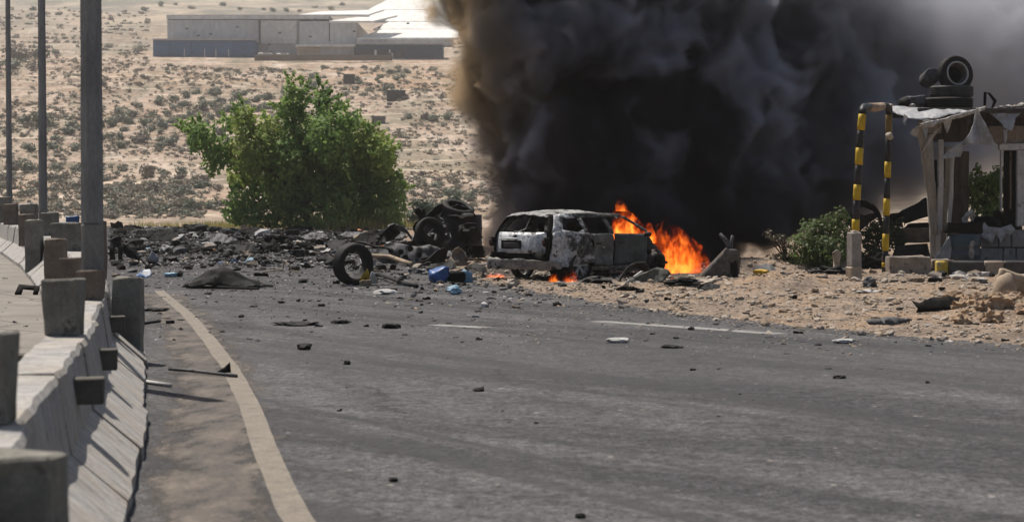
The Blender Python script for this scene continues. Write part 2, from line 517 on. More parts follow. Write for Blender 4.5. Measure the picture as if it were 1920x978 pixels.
for i, (x, y) in enumerate(out):
    for k in range(7):
        o_ = (k / 6 - .5) * 1.15 + .08 * N3(x * 2 + k, y * 1.3, .4) * (1 if 0 < k < 6 else 0)
        gs.v.append(Vector((x + o_, y, 0.002))); gw.append([0, .55, .9, 1, .8, .45, 0][k])
for i in range(len(out) - 1):
    for k in range(6):
        a = i * 7 + k; gs.f.append((a, a + 1, a + 8, a + 7)); gs.mi.append(0)
gut = gs.build('gutter', M_GUT)
ga = gut.data.attributes.new('edge', 'FLOAT', 'POINT'); ga.data.foreach_set('value', gw)
tag(gut, 'rusty dusty gutter strip along the barrier', kind='structure')

# opposite carriageway: concrete paving
t = NT('pale_paving')
g = t.noise(t.geo(1), 0.8, 6, 0.7)
col = t.ramp(g, [(0.3, (0.15, 0.135, 0.12)), (0.65, (0.25, 0.225, 0.20))])
v2 = t.vor(t.geo((0.5, 0.5, 1)), 0.9, 'DISTANCE_TO_EDGE')
col = t.mix(t.ramp(v2.outputs['Distance'], [(0.008, 0.7), (0.018, 0.0)]), col, (0.06, 0.055, 0.05))
g3 = t.noise(t.geo(1), 30, 4, 0.7)
col = t.mix(0.7, col, t.ramp(g3, [(0.3, (0.55,) * 3), (0.7, (1.1,) * 3)]), 'MULTIPLY')
M_PAVE = t.done(t.principled(col, 0.85, t.bump(g3, 0.4, 0.01)))
pv = MB()
ysl = [4 + 2 * i for i in range(58)]
for yy in ysl:
    for k in range(9):
        xl = interp([(b, a) for a, b in LEFT], yy) + 0.1
        pv.v.append(Vector((lerp(xl, bar_x(yy) - 0.3, k / 8), yy, 0.005)))
for j in range(len(ysl) - 1):
    for k in range(8):
        a = j * 9 + k
        pv.f.append((a, a + 1, a + 10, a + 9)); pv.mi.append(0)
tag(pv.build('far_carriageway', M_PAVE), 'pale dusty carriageway beyond the barrier', kind='structure')

# dirt shoulder, heaped over the edge of the asphalt
MOUNDS = [(G(1450, 545), 0.9, 0.30), (G(1415, 552), 0.6, 0.22), (G(1495, 550), 0.6, 0.18), (G(1890, 600), 0.8, 0.10), (G(1940, 600), 0.8, 0.14), (G(1820, 600), 0.5, 0.06), (G(1410, 512), 1.2, 0.35)]
def shoulder_z(x, y):
    e = x - edge_x(y)
    z = -0.05 + 0.075 * sstep(-0.25, 0.7, e + 0.5 * fbm(x * 0.9, y * 0.45, 2.2, 3)) + 0.02 * sstep(0.8, 4, e)
    z += 0.030 * fbm(x * 1.7, y * 1.2, 0.9, 4) * sstep(0, 1, e) + 0.012 * N3(x * 6, y * 5, 1.1) * sstep(0, .6, e)
    for c, r_, h_ in MOUNDS:
        d = math.hypot(x - c.x, y - c.y) / r_
        if d < 1.6:
            k = max(0, 1 - d * d / 2.4)
            z += h_ * (k * 0.8 + 0.22 * k * fbm(x * 2.2, y * 2.2, 4.4, 3) + 0.12 * k * N3(x * 6, y * 6, 1.4))
    return z
sh = MB()
ysh = [18 + 0.22 * i for i in range(0, 250)] + [73 + 0.8 * i for i in range(0, 44)]
NS = 110
for yy in ysh:
    x0 = edge_x(yy) - 0.9
    for i in range(NS + 1):
        x = x0 + 13.5 * (i / NS) ** 1.25 + (0 if i < NS else 30)
        sh.v.append(Vector((x, yy, shoulder_z(x, yy) if i < NS else -0.04)))
for j in range(len(ysh) - 1):
    for i in range(NS):
        a = j * (NS + 1) + i
        sh.f.append((a, a + 1, a + NS + 2, a + NS + 1)); sh.mi.append(0)
t = NT('sandy_dirt')
a = t.noise(t.geo(1), 0.7, 6, 0.7)
b = t.noise(t.geo(1), 5.5, 6, 0.75)
c = t.noise(t.geo(1), 32, 4, 0.7)
col = t.ramp(a, [(0.38, (0.16, 0.125, 0.10)), (0.5, (0.28, 0.22, 0.175)), (0.62, (0.31, 0.22, 0.15))])
col = t.mix(t.ramp(t.noise(t.geo(1), 0.28, 3, 0.6), [(0.5, 0.0), (0.62, 0.5)]), col, (0.35, 0.235, 0.15))
col = t.mix(0.85, col, t.ramp(b, [(0.38, (0.5,) * 3), (0.6, (1.15,) * 3)]), 'MULTIPLY')
col = t.mix(0.8, col, t.ramp(c, [(0.36, (0.55,) * 3), (0.64, (1.2,) * 3)]), 'MULTIPLY')
vv = t.vor(t.geo(1), 9.0)
col = t.mix(t.ramp(vv.outputs['Distance'], [(0.14, 0.8), (0.22, 0.0)]), col, t.ramp(vv.outputs['Color'], [(0.3, (0.06, 0.055, 0.05)), (0.45, (0.30, 0.25, 0.20)), (0.75, (0.55, 0.49, 0.42))]))
zz = t.n('SeparateXYZ', {0: t.n('NewGeometry').outputs['Position']})
# charred soil round the burning car
dx = t.math('SUBTRACT', zz.outputs[0], 2.0); dy = t.math('SUBTRACT', zz.outputs[1], 49.0)
rr = t.math('SQRT', t.math('ADD', t.math('MULTIPLY', dx, dx), t.math('MULTIPLY', t.math('MULTIPLY', dy, dy), 0.55)))
col = t.mix(t.ramp(t.math('ADD', t.math('DIVIDE', rr, 10.0), t.math('MULTIPLY', b, 0.25)), [(0.36, 0.88), (0.52, 0.0)]), col, (0.04, 0.037, 0.035))
hh = t.math('ADD', t.math('MULTIPLY', b, 0.6), t.math('MULTIPLY', c, 0.4))
M_DIRT = t.done(t.principled(col, 0.95, t.bump(hh, 0.8, 0.04), spec=0.1))
tag(sh.build('dirt_shoulder', M_DIRT, None, True), 'sandy stony roadside shoulder heaped over the asphalt edge', kind='structure')
def gz(x, y):
    """height of whatever ground lies under a point"""
    if x > edge_x(y) - 0.5 and 18 < y < 107: return max(0.0, shoulder_z(x, y)) if x < edge_x(y) + 0.35 else shoulder_z(x, y)
    return 0.0 if y < 120 and x < edge_x(y) + 0.3 else terrain(x, y)
# ------------------------------------------------------------------ smoke
SM_L = [(0.0, -0.2), (0.9, -0.9), (1.4, -0.9), (2.7, -0.7), (4.0, -1.2), (5.4, -1.7), (6.7, -2.25), (9.0, -2.7), (11, -3.2)]
SM_R = [(0.0, 6.3), (0.5, 7.4), (1.3, 11.5), (2.2, 16.0), (3.5, 20.0), (11, 22.0)]
def sm_yc(x, z): return 53.2 + 0.80 * max(0.0, x - 2.0) + 0.22 * max(0, z - 1.5)
def sm_th(z): return 2.3 + 0.28 * z
loops = [0.03, 0.3, 0.7, 1.2, 1.8, 2.5, 3.3, 4.2, 5.2, 6.3, 7.4, 8.3]
NK = 48
sb = MB()
for z in loops:
    xl, xr = interp(SM_L, z) - 0.35, interp(SM_R, z)
    for k in range(NK):
        a = 2 * math.pi * k / NK
        # squarish section so that the sides stay full
        ca, sa = math.cos(a), math.sin(a)
        ca = math.copysign(abs(ca) ** 0.75, ca); sa = math.copysign(abs(sa) ** 0.6, sa)
        x = (xl + xr) / 2 + (xr - xl) / 2 * ca
        y = sm_yc(x, z) + (sm_th(z) + 0.25) * sa
        q = 0.28 * fbm(x * 0.9, y * 0.9, z * 0.9, 3)
        sb.v.append(Vector((x + q * ca * 1.0, y + q * sa, z)))
for i in range(len(loops) - 1):
    for k in range(NK):
        k2 = (k + 1) % NK
        sb.f.append((i * NK + k, i * NK + k2, (i + 1) * NK + k2, (i + 1) * NK + k)); sb.mi.append(0)
sb.f.append(tuple(reversed(range(NK)))); sb.mi.append(0)
e = (len(loops) - 1) * NK
sb.f.append(tuple(e + k for k in range(NK))); sb.mi.append(0)

t = NT('black_smoke')
P = t.n('NewGeometry').outputs['Position']
w1 = t.n('TexNoise', {'Vector': P, 'Scale': 0.62, 'Detail': 2.0, 'Roughness': 0.5}).outputs['Color']
wv = t.n('VectorMath', {0: w1, 1: (0.5, 0.5, 0.5)}, operation='SUBTRACT').outputs[0]
Pw = t.n('VectorMath', {0: wv, 1: (2.7, 2.7, 2.7), 2: P}, operation='MULTIPLY_ADD').outputs[0]
s0 = t.n('SeparateXYZ', {0: Pw})
X, Y, Z = s0.outputs
def curve(src, pts, lo, hi, vlo, vhi):
    """piecewise-linear function of a socket"""
    f = t.n('MapRange', {0: src, 1: lo, 2: hi, 3: 0.0, 4: 1.0}).outputs[0]
    r_ = t.ramp(f, [((a - lo) / (hi - lo), (b - vlo) / (vhi - vlo)) for a, b in pts])
    return t.n('MapRange', {0: r_, 1: 0.0, 2: 1.0, 3: vlo, 4: vhi}).outputs[0]
xl = curve(Z, SM_L, 0.0, 11.0, -4.0, 1.0)
xr = curve(Z, SM_R, 0.0, 11.0, 0.0, 25.0)
fl = t.n('MapRange', {0: t.math('SUBTRACT', X, xl), 1: -0.3, 2: 1.35, 3: 0.0, 4: 1.0}).outputs[0]
fr = t.n('MapRange', {0: t.math('SUBTRACT', xr, X), 1: -0.2, 2: 2.4, 3: 0.0, 4: 1.0}).outputs[0]
yc = t.math('ADD', t.math('MULTIPLY_ADD', t.math('MAXIMUM', t.math('SUBTRACT', X, 2.0), 0.0), 0.80, 53.2), t.math('MULTIPLY', t.math('MAXIMUM', t.math('SUBTRACT', Z, 1.5), 0.0), 0.22))
th = t.math('MULTIPLY_ADD', Z, 0.28, 2.3)
dy = t.math('DIVIDE', t.math('SUBTRACT', Y, yc), th)
fy = t.math('SUBTRACT', 1.0, t.math('MULTIPLY', dy, dy), clamp=True)
env = t.math('MULTIPLY', t.math('MULTIPLY', fl, fr), fy)
nz = t.n('TexNoise', {'Vector': Pw, 'Scale': 0.75, 'Detail': 5.0, 'Roughness': 0.62}).outputs[0]
b1 = t.n('TexVoronoi', {'Vector': Pw, 'Scale': 0.62}).outputs['Distance']
b2 = t.n('TexVoronoi', {'Vector': Pw, 'Scale': 1.7}).outputs['Distance']
puff = t.math('ADD', t.math('MULTIPLY_ADD', b1, -0.26, 0.13), t.math('MULTIPLY_ADD', b2, -0.13, 0.06))
val = t.math('ADD', t.math('ADD', nz, puff), t.math('MULTIPLY_ADD', env, 0.55, -0.30))
bil = t.n('MapRange', {0: val, 1: 0.40, 2: 0.515, 3: 0.0, 4: 1.0}).outputs[0]
age = t.n('MapRange', {0: t.math('ADD', X, t.math('MULTIPLY', Z, 0.35)), 1: 6.5, 2: 14.5, 3: 0.0, 4: 1.0}).outputs[0]
low = t.n('MapRange', {0: Z, 1: 0.6, 2: 3.2, 3: 0.0, 4: 1.0}).outputs[0]
dmax = t.math('MULTIPLY_ADD', age, -5.6, 6.5)
# a thinner window low down on the right, where the slope shows through
gx = t.n('MapRange', {0: X, 1: 8.0, 2: 10.5, 3: 0.0, 4: 1.0}).outputs[0]
gz_ = t.n('MapRange', {0: Z, 1: 1.6, 2: 3.6, 3: 1.0, 4: 0.0}).outputs[0]
gap = t.math('MULTIPLY_ADD', t.math('MULTIPLY', gx, gz_), -0.85, 1.0)
env2 = t.math('POWER', env, 0.6)
dens = t.math('MULTIPLY', t.math('MULTIPLY', t.math('MULTIPLY', bil, env2), dmax), gap)
thin = t.n('MapRange', {0: t.math('SUBTRACT', X, xl), 1: 0.7, 2: 2.7, 3: 1.0, 4: 0.0}).outputs[0]
thin = t.math('MULTIPLY', thin, t.n('MapRange', {0: Z, 1: 2.2, 2: 4.8, 3: 0.12, 4: 1.0}).outputs[0])
# greyer patches painted into the albedo stand for sky-lit billows
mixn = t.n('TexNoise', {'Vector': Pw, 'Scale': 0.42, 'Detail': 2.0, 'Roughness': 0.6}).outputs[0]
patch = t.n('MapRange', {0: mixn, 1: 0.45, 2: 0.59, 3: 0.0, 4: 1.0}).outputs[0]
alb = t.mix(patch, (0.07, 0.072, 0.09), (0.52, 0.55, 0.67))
alb = t.mix(low, (0.10, 0.095, 0.11), alb)
alb = t.mix(age, alb, (0.64, 0.67, 0.77))
alb = t.mix(thin, alb, (0.66, 0.46, 0.27))
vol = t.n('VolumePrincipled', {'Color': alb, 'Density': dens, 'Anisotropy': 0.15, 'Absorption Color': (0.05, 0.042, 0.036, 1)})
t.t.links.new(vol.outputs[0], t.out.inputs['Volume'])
M_SMOKE = t.m
M_SMOKE.cycles.volume_step_rate = 0.155
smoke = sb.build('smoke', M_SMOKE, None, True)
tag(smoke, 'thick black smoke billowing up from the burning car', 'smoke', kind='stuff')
# ------------------------------------------------------------------ median barrier, its blocks and the lamp posts
t = NT('streaked_concrete')
v = t.coord('Object')
st = t.noise(t.n('Mapping', {'Vector': v, 'Scale': (3.0, 7.0, 0.55)}).outputs[0], 1.6, 5, 0.65, 0.2)
br = t.noise(v, 2.0, 5, 0.65)
fi = t.noise(v, 38, 4, 0.7)
col = t.ramp(st, [(0.34, (0.22, 0.22, 0.23)), (0.48, (0.34, 0.33, 0.325)), (0.62, (0.44, 0.425, 0.40))])
col = t.mix(t.ramp(br, [(0.45, 0.0), (0.7, 0.6)]), col, (0.40, 0.34, 0.27))
col = t.mix(0.7, col, t.ramp(fi, [(0.3, (0.62,) * 3), (0.7, (1.08,) * 3)]), 'MULTIPLY')
pit = t.noise(v, 14, 4, 0.75)
col = t.mix(t.ramp(pit, [(0.60, 0.0), (0.66, 0.8)]), col, (0.09, 0.08, 0.07))
M_CONC = t.done(t.principled(col, 0.9, t.bump(t.math('ADD', fi, t.math('MULTIPLY', st, 0.8)), 0.7, 0.012), spec=0.15))
M_BLOCK = dirty('grey_concrete', (0.15, 0.144, 0.128), (0.30, 0.285, 0.25), 3.0, 0.9, 0.7, ((0.10, 0.09, 0.08), 0.58, 4.0), spec=0.12, fine=45)
M_BROWN = dirty('brown_stained_concrete', (0.15, 0.12, 0.10), (0.24, 0.195, 0.16), 3.5, 0.9, 0.5, ((0.09, 0.075, 0.065), 0.6, 5), spec=0.12)
PROF = [(-0.56, 0.0), (-0.56, 0.09), (-0.235, 0.37), (-0.165, 0.80), (-0.14, 0.835), (0.14, 0.835), (0.165, 0.80), (0.235, 0.37), (0.56, 0.09), (0.56, 0.0)]
SEG = 2.6
y0, i_ = 4.6, 0
while y0 < 98:
    dx = bar_x(y0 + 0.5) - bar_x(y0 - 0.5)
    ln = SEG
    y1 = y0 + ln * math.cos(math.atan(dx))
    a, b = Vector((bar_x(y0), y0, 0)), Vector((bar_x(y1), y1, 0))
    L = (b - a).length - 0.035
    mb = MB()
    nst = 26
    rr = random.Random(i_ * 13 + 2)
    b0 = len(mb.v)
    for k in range(nst + 1):
        u = (k / nst - 0.5) * L
        for q, (px_, pz) in enumerate(PROF):
            n_ = 0.02 * N3(u * 2.2 + i_ * 9, px_ * 4, pz * 5) - 0.016 * max(0, N3(u * 6 + i_ * 5, px_ * 5, pz * 7) - .25) * (1 if px_ > 0 else -1)
            inset = 0.012 if k in (0, nst) else 0
            mb.v.append(Vector((px_ * (1 - inset) + n_, u, max(0, pz + (0.016 * N3(u * 3 + i_, px_ * 9, 2) if pz > 0.05 else 0)))))
    m_ = len(PROF)
    for k in range(nst):
        for q in range(m_ - 1):
            mb.f.append((b0 + k * m_ + q, b0 + k * m_ + q + 1, b0 + (k + 1) * m_ + q + 1, b0 + (k + 1) * m_ + q)[::-1]); mb.mi.append(0)
    mb.f.append(tuple(b0 + q for q in range(m_))); mb.mi.append(0)
    mb.f.append(tuple(b0 + nst * m_ + q for q in reversed(range(m_)))); mb.mi.append(0)
    o = mb.build('concrete_barrier', M_CONC)
    mid = (a + b) / 2
    o.location = (mid.x + rr.uniform(-.025, .025), mid.y, 0)
    o.rotation_euler = (0, 0, math.atan2(-(b - a).x, (b - a).y) + rr.uniform(-.006, .006))
    BL = {0: 'blurred nearest barrier section in the bottom left corner', 1: 'streaked barrier section carrying the grey block cut by the photo edge', 2: 'streaked barrier section just beyond the block cut by the photo edge',
          3: 'barrier section with the lowest olive beam end on its face', 4: 'barrier section carrying the plain grey block and the upper dark beam end', 5: 'barrier section between the plain grey block and the thick lamp post', 6: 'barrier section under the thick lamp post', 7: 'barrier section behind the tall leaning concrete block'}
    tag(o, BL.get(i_, 'pale weathered concrete barrier section in the distant curving row beyond the thick lamp post'), 'barrier', 'concrete barrier sections of the median')
    y0 = y1; i_ += 1
def bar_rot(y):
    return math.atan(-(bar_x(y + 0.5) - bar_x(y - 0.5)))
def block(y, off, w, h, z0, label, d=0.26, m=None, grp='concrete blocks along the median'):
    mb = MB().bbox((0, 0, h / 2), (w, d, h), (0, 0, 0), 0.012, 0, 3, 0.022)
    o = mb.build('concrete_block', m or M_BLOCK)
    o.location = (bar_x(y) + off, y, z0)
    o.rotation_euler = (0, 0, RND.uniform(-.03, .03))
    return tag(o, label, 'concrete block', grp)
block(9.75, -0.03, 0.27, 0.42, 0.83, 'grey concrete block on the barrier cut by the photo edge')
block(15.7, 0.0, 0.255, 0.42, 0.83, 'plain grey concrete block standing on the barrier in front of the thick lamp post')
block(21.0 - 0.18, 0.02, 0.25, 0.30, 0.83, 'brown stained concrete block at the foot of the thick lamp post', 0.18, M_BROWN)
block(26.6, -0.26, 0.23, 0.46, 0.60, 'brown streaked concrete block just left of the thick lamp post', 0.24, M_BROWN)
block(23.5, 0.41, 0.31, 0.94, 0.0, 'tall grey concrete block leaning on the road side of the barrier below the lamp post')
block(7.9, 0.27, 0.33, 0.92, 0.0, 'blurred dark concrete block in the bottom corner, nearest of all', 0.3)
block(38.0, 0.50, 0.17, 1.36, 0.0, 'narrow dark concrete block half hidden behind the thick lamp post', 0.25, M_BROWN)
for i, (y, off, w, h, z0) in enumerate([(33, -0.42, 0.3, 1.0, 0.15), (37.5, 0, 0.3, 0.5, 0.83), (41, -0.1, 0.35, 0.45, 0.83), (43.5, 0.15, 0.3, 0.42, 0.83), (47, -0.42, 0.34, 1.15, 0.1), (50, 0.05, 0.36, 0.55, 0.83),
                                        (53.5, -0.35, 0.34, 0.8, 0.5), (57.5, -0.05, 0.4, 0.7, 0.83), (61, 0.1, 0.36, 0.62, 0.83), (66, -0.1, 0.4, 0.65, 0.83), (71, 0.0, 0.4, 0.85, 0.83), (78, 0, 0.45, 0.9, 0.83)]):
    block(y, off, w, h, z0, 'small tan concrete block on the distant curved part of the barrier', 0.3, M_BLOCK if i % 3 else M_BROWN, 'distant concrete blocks on the curving barrier')
M_STUB = dirty('dark_timber', (0.085, 0.078, 0.068), (0.16, 0.145, 0.125), 4, 0.9, 0.4, stretch=(1, .3, 1))
def stub(y, off, z, label, s=0.17):
    o = MB().bbox((0, 0, 0), (0.22, s, s), (0, 0, 0), 0.008, 0, 1, 0.006).build('beam_end', M_STUB)
    o.location = (bar_x(y) + off, y, z); o.rotation_euler = (0, 0, bar_rot(y))
    return tag(o, label, 'beam', 'square beam ends through the barrier')
stub(17.0, 0.25, 0.555, 'dark square beam end on the barrier face, upper of the near pair')
stub(13.6, 0.26, 0.625, 'olive square beam end poking from the barrier face, lowest and nearest of the beam ends')
stub(22.4, 0.25, 0.50, 'dark square beam end beside the tall block leaning on the barrier')
stub(15.9, -0.26, 0.60, 'dark beam end on the far side of the barrier by the plain grey block')

M_POLE = dirty('dark_concrete_pole', (0.19, 0.19, 0.195), (0.34, 0.335, 0.33), 1.8, 0.85, 0.4, ((0.08, 0.08, 0.082), 0.60, 2.0), stretch=(1, 1, 0.35), spec=0.2)
M_POLE2 = dirty('pale_concrete_foot', (0.20, 0.195, 0.19), (0.31, 0.30, 0.28), 3, 0.9, 0.4, ((0.36, 0.31, 0.25), 0.55, 2.2), stretch=(1, 1, .5))
def lamp_post(px, Y, w, label, z0=0.83, foot=0.75, nseg=10):
    x = (px - 960) / FPX * Y
    o = thing('lamp_post', label, 'lamp post', (x, Y, z0), 0.2, 'lamp posts along the median')
    n = 8
    mb = MB()
    zs = [foot + 0.4 * k for k in range(0, nseg)]
    prof = []
    b = 0
    for k, z in enumerate(zs):
        r_ = w / 2 * (1.04 - 0.012 * k)
        for q in range(n):
            a = math.pi / 8 + q * math.pi / 4
            mb.v.append(Vector((r_ * 1.07 * math.cos(a), r_ * 1.07 * math.sin(a), z)) + 0.004 * Vector((N3(q, z * 2, Y), N3(z, q, 1), 0)))
    for k in range(len(zs) - 1):
        for q in range(n):
            q2 = (q + 1) % n
            mb.f.append((k * n + q, k * n + q2, (k + 1) * n + q2, (k + 1) * n + q)); mb.mi.append(0)
    mb.f.append(tuple((len(zs) - 1) * n + q for q in range(n))); mb.mi.append(0)
    mb.build('shaft', M_POLE, o)
    f = MB().bbox((0, 0, foot / 2), (w * 1.03, w * 1.03, foot + 0.01), (0, 0, R(0)), 0.03, 0, 2, 0.008)
    f.build('foot', M_POLE2, o)
    return o
lamp_post(173, 21.05, 0.212, 'thickest dark concrete lamp post standing on the barrier, nearest of the three', 0.83, 0.75, 8)
lamp_post(81, 55, 0.212, 'middle of the three dark concrete lamp posts on the barrier', 0.83, 0.6, 17)
lamp_post(18, 76, 0.205, 'thinnest dark concrete lamp post, leftmost of the three', 0.83, 0.5, 22)
# ------------------------------------------------------------------ warehouse on the far slope
def far_box(mb, px0, px1, py0, py1, Y0, Y1):
    a, b = at(px0, py1, Y0), at(px1, py0, Y0)
    return mb.box(((a.x + b.x) / 2, (Y0 + Y1) / 2, (a.z + b.z) / 2), (abs(b.x - a.x), Y1 - Y0, abs(b.z - a.z)))
WH_O = at(560, 108, 640); WH_O.z = 40.5
def rel(p): return Vector(p) - WH_O
M_WGREY = dirty('pale_grey_cladding', (0.47, 0.475, 0.49), (0.54, 0.545, 0.555), 0.05, 0.7, 0.1, fine=0.9, stretch=(1, 1, .4), spec=0.2)
M_WLITE = dirty('light_cladding', (0.64, 0.63, 0.62), (0.72, 0.71, 0.70), 0.05, 0.7, 0.1, fine=0.7)
M_WBLUE = dirty('steel_blue_cladding', (0.035, 0.12, 0.27), (0.05, 0.15, 0.32), 0.1, 0.6, 0.1, fine=0.9)
M_WSLATE = dirty('slate_blue_cladding', (0.02, 0.055, 0.11), (0.035, 0.08, 0.14), 0.1, 0.6, 0.1, fine=0.9)
M_WROOF = dirty('white_roof_sheet', (0.78, 0.77, 0.74), (0.86, 0.85, 0.82), 0.04, 0.5, 0.1, fine=0.6)
M_WTAN = dirty('tan_block_wall', (0.42, 0.35, 0.28), (0.52, 0.44, 0.36), 0.1, 0.8, 0.2, fine=0.8)
M_GLASSD = dirty('dark_window_glass', (0.02, 0.024, 0.03), (0.035, 0.04, 0.05), 0.3, 0.25, 0.0, spec=0.5)
wh = thing('warehouse', 'long grey warehouse with steel blue front and white roofs on the far slope', 'warehouse', WH_O)
def wpart(name, m, boxes, parent=wh):
    mb = MB()
    for q in boxes: far_box(mb, *q)
    for v_ in mb.v: v_ -= WH_O
    return mb.build(name, m, parent)
wl = wpart('wall', M_WGREY, [(314, 560, 37, 108, 645, 700)])
wpart('wall_panel', M_WGREY, [(316, 485, 38, 76, 644.6, 644.9)], wl)
wpart('wall_panel', M_WLITE, [(489, 556, 39, 82, 644.5, 644.9)], wl)
wpart('joint', M_GLASSD, [(485.6, 488.2, 36, 78, 644.2, 644.5)], wl)
wpart('parapet', M_WLITE, [(312, 616, 28, 36, 644, 702)])
wpart('wall', M_WGREY, [(561, 668, 40, 110, 643.5, 700)])
wpart('wall', M_WLITE, [(669, 850, 71.5, 86, 642, 648)])
wpart('joint', M_GLASSD, [(617, 618.4, 42, 78, 643.2, 643.5)])
wpart('front_block', M_WBLUE, [(287, 477, 76, 108, 634, 644)])
for a, b in ((287, 318), (319.5, 358), (359, 400), (401, 438), (439, 476)):
    wpart('cladding_panel', M_WBLUE, [(a, b, 77.5, 104, 633.7, 633.95)])
wpart('roof_edge', M_WGREY, [(286, 478, 72.5, 75.6, 633, 645)])
for a in (345, 383, 404, 428): wpart('door_post', M_WROOF, [(a, a + 1.4, 92, 107, 633.4, 633.65)])
wpart('shed_wall', M_WTAN, [(557, 600, 89, 113, 632, 642)]); wpart('shed_wall', M_WGREY, [(600.5, 664, 88, 113, 632.3, 642)])
wpart('shed_roof', M_WROOF, [(554, 666, 83.5, 87.8, 631, 643)])
sb_ = wpart('slate_block', M_WSLATE, [(667, 830, 84, 117, 630, 642)])
wpart('roof_edge', M_WGREY, [(666, 832, 81, 83.6, 629.3, 643)])
for a, b, c, d in ((671, 700, 94, 98), (671, 700, 103, 108), (709, 726, 95, 108), (739, 757, 96, 108)):
    wpart('window', M_GLASSD, [(a, b, c, d, 629.7, 629.95)])
for a, b, c, d in ((702, 706, 94, 112), (729, 732, 93, 100), (734, 737, 100, 110), (728, 738, 107, 110), (700, 760, 110, 115)):
    wpart('white_frame', M_WROOF, [(a, b, c, d, 629.5, 629.75)])
# slanting white roofs climbing to the right
def roof_quad(name, pts, m):
    mb = MB(); P_ = [at(a, b, Y) - WH_O for a, b, Y in pts]
    mb.add(P_ + [p_ - Vector((0, 0, 0.5)) for p_ in P_], [(0, 1, 2, 3), (7, 6, 5, 4), (0, 4, 5, 1), (1, 5, 6, 2), (2, 6, 7, 3), (3, 7, 4, 0)])
    return mb.build(name, m, wh)
roof_quad('roof', [(560, 27.5, 646), (690, 27.5, 646), (720, 18, 662), (600, 22, 662)], M_WROOF)
roof_quad('roof', [(617, 39.5, 640), (700, 39.5, 640), (745, 29, 648), (690, 29, 648)], M_WROOF)
roof_quad('roof', [(672, 71, 641), (860, 71, 641), (860, 55, 650), (716, 55, 650)], M_WROOF)
roof_quad('roof', [(700, 54.5, 650.5), (860, 54.5, 650.5), (860, 41, 658), (730, 41, 658)], M_WROOF)
roof_quad('roof', [(700, 40, 658.5), (870, 40, 658.5), (870, 19, 670), (686, 19, 670)], M_WROOF)
roof_quad('roof', [(690, 18.3, 670.5), (880, 18.3, 670.5), (880, -6, 684), (738, -6, 684)], M_WROOF)
for i, (px, py) in enumerate([(395, 64), (445, 51), (350, 54), (372, 67), (591, 37), (525, 62), (582, 69), (664, 59), (711, 52), (505, 84), (765, 44), (508, 98)]):
    wpart('vent', M_GLASSD, [(px - 2.5, px + 2.5, py - 1.5, py + 1.5, 628.9 if px < 480 and py > 76 else 641.5, 641.9)])
# white vehicles and low wall in front
M_WHITE = dirty('dusty_white', (0.55, 0.53, 0.50), (0.70, 0.68, 0.65), 0.5, 0.6, 0.1)
def far_van(px, py, wpx, label, m=None):
    p_ = at(px, py, 626); s_ = wpx * 626 / FPX
    o = thing('parked_van', label, 'van', p_, 0, 'white vehicles parked by the warehouse')
    MB().bbox((0, 0, 1.25), (s_, 2.0, 1.5), (0, 0, 0), 0.25).build('body', m or M_WHITE, o)
    MB().bbox((s_ * 0.12, 0, 1.85), (s_ * 0.6, 1.8, 0.6), (0, 0, 0), 0.2).build('window', M_GLASSD, o)
    for sx in (-.3, .3):
        MB().lathe([(0.0, -1.02), (0.4, -1.02), (0.4, 1.02), (0.0, 1.02)], 10, Matrix.Translation((s_ * sx, 0, 0.42)) @ Matrix.Rotation(R(90), 4, 'X')).build('wheel', M_GLASSD, o)
far_van(497, 112, 26, 'white van parked left of the tan shed by the warehouse')
far_van(530, 113, 24, 'white van parked right against the tan shed by the warehouse')
tag(MB().box((at(605, 113, 620).x, 622, 40.4), (40, 0.8, 1.6)).build('boundary_wall', dirty('brown_wall', (0.16, 0.13, 0.11), (0.25, 0.20, 0.165), 0.2, 0.9)), 'low dark brown wall in front of the warehouse', 'wall')
def hill_hit(px, py, step=1.0):
    """where the ray through this pixel of the photograph meets the slope"""
    r_ = ray(px, py); Y = 140.0
    while Y < 2100:
        p_ = Vector((r_.x * Y / r_.y, Y, CAM_H + r_.z * Y / r_.y))
        if p_.z < terrain(p_.x, p_.y): return p_
        Y += step if Y < 700 else 6 * step
    return None
# dark sheds on the slope
def shed(px0, px1, py0, py1, Y, label, m):
    h_ = hill_hit((px0 + px1) / 2, py1, .5); Y = h_.y - 2.5
    a, b = at(px0, py1, Y), at(px1, py0, Y)
    o = thing('field_shed', label, 'shed', ((a.x + b.x) / 2, Y, a.z))
    w_, h_ = b.x - a.x, b.z - a.z
    MB().bbox((0, 1.5, h_ / 2 - 0.4), (w_, 3.0, h_ + 0.8), (0, 0, 0), 0.05).build('wall', m, o)
    MB().bbox((0, 1.5, h_ + 0.05), (w_ + 0.3, 3.3, 0.18), (0, 0, 0), 0.04).build('roof', M_WSLATE, o)
    MB().box((w_ * 0.1, -0.03, h_ * 0.45), (w_ * 0.12, 0.06, h_ * 0.35)).build('opening', M_GLASSD, o)
M_SHEDD = dirty('dark_slate_shed', (0.028, 0.03, 0.038), (0.045, 0.047, 0.056), 0.3, 0.8)
shed(644, 664, 140, 158, 575, 'small square black shed on the dry slope, highest of the sheds', M_SHEDD)
shed(725, 759, 170, 187, 545, 'wide black shed on the dry slope near the smoke edge', M_SHEDD)
shed(697, 721, 219, 230, 470, 'low grey shed above the right shoulder of the green tree', dirty('grey_shed', (0.10, 0.10, 0.115), (0.14, 0.14, 0.155), 0.3, 0.8))

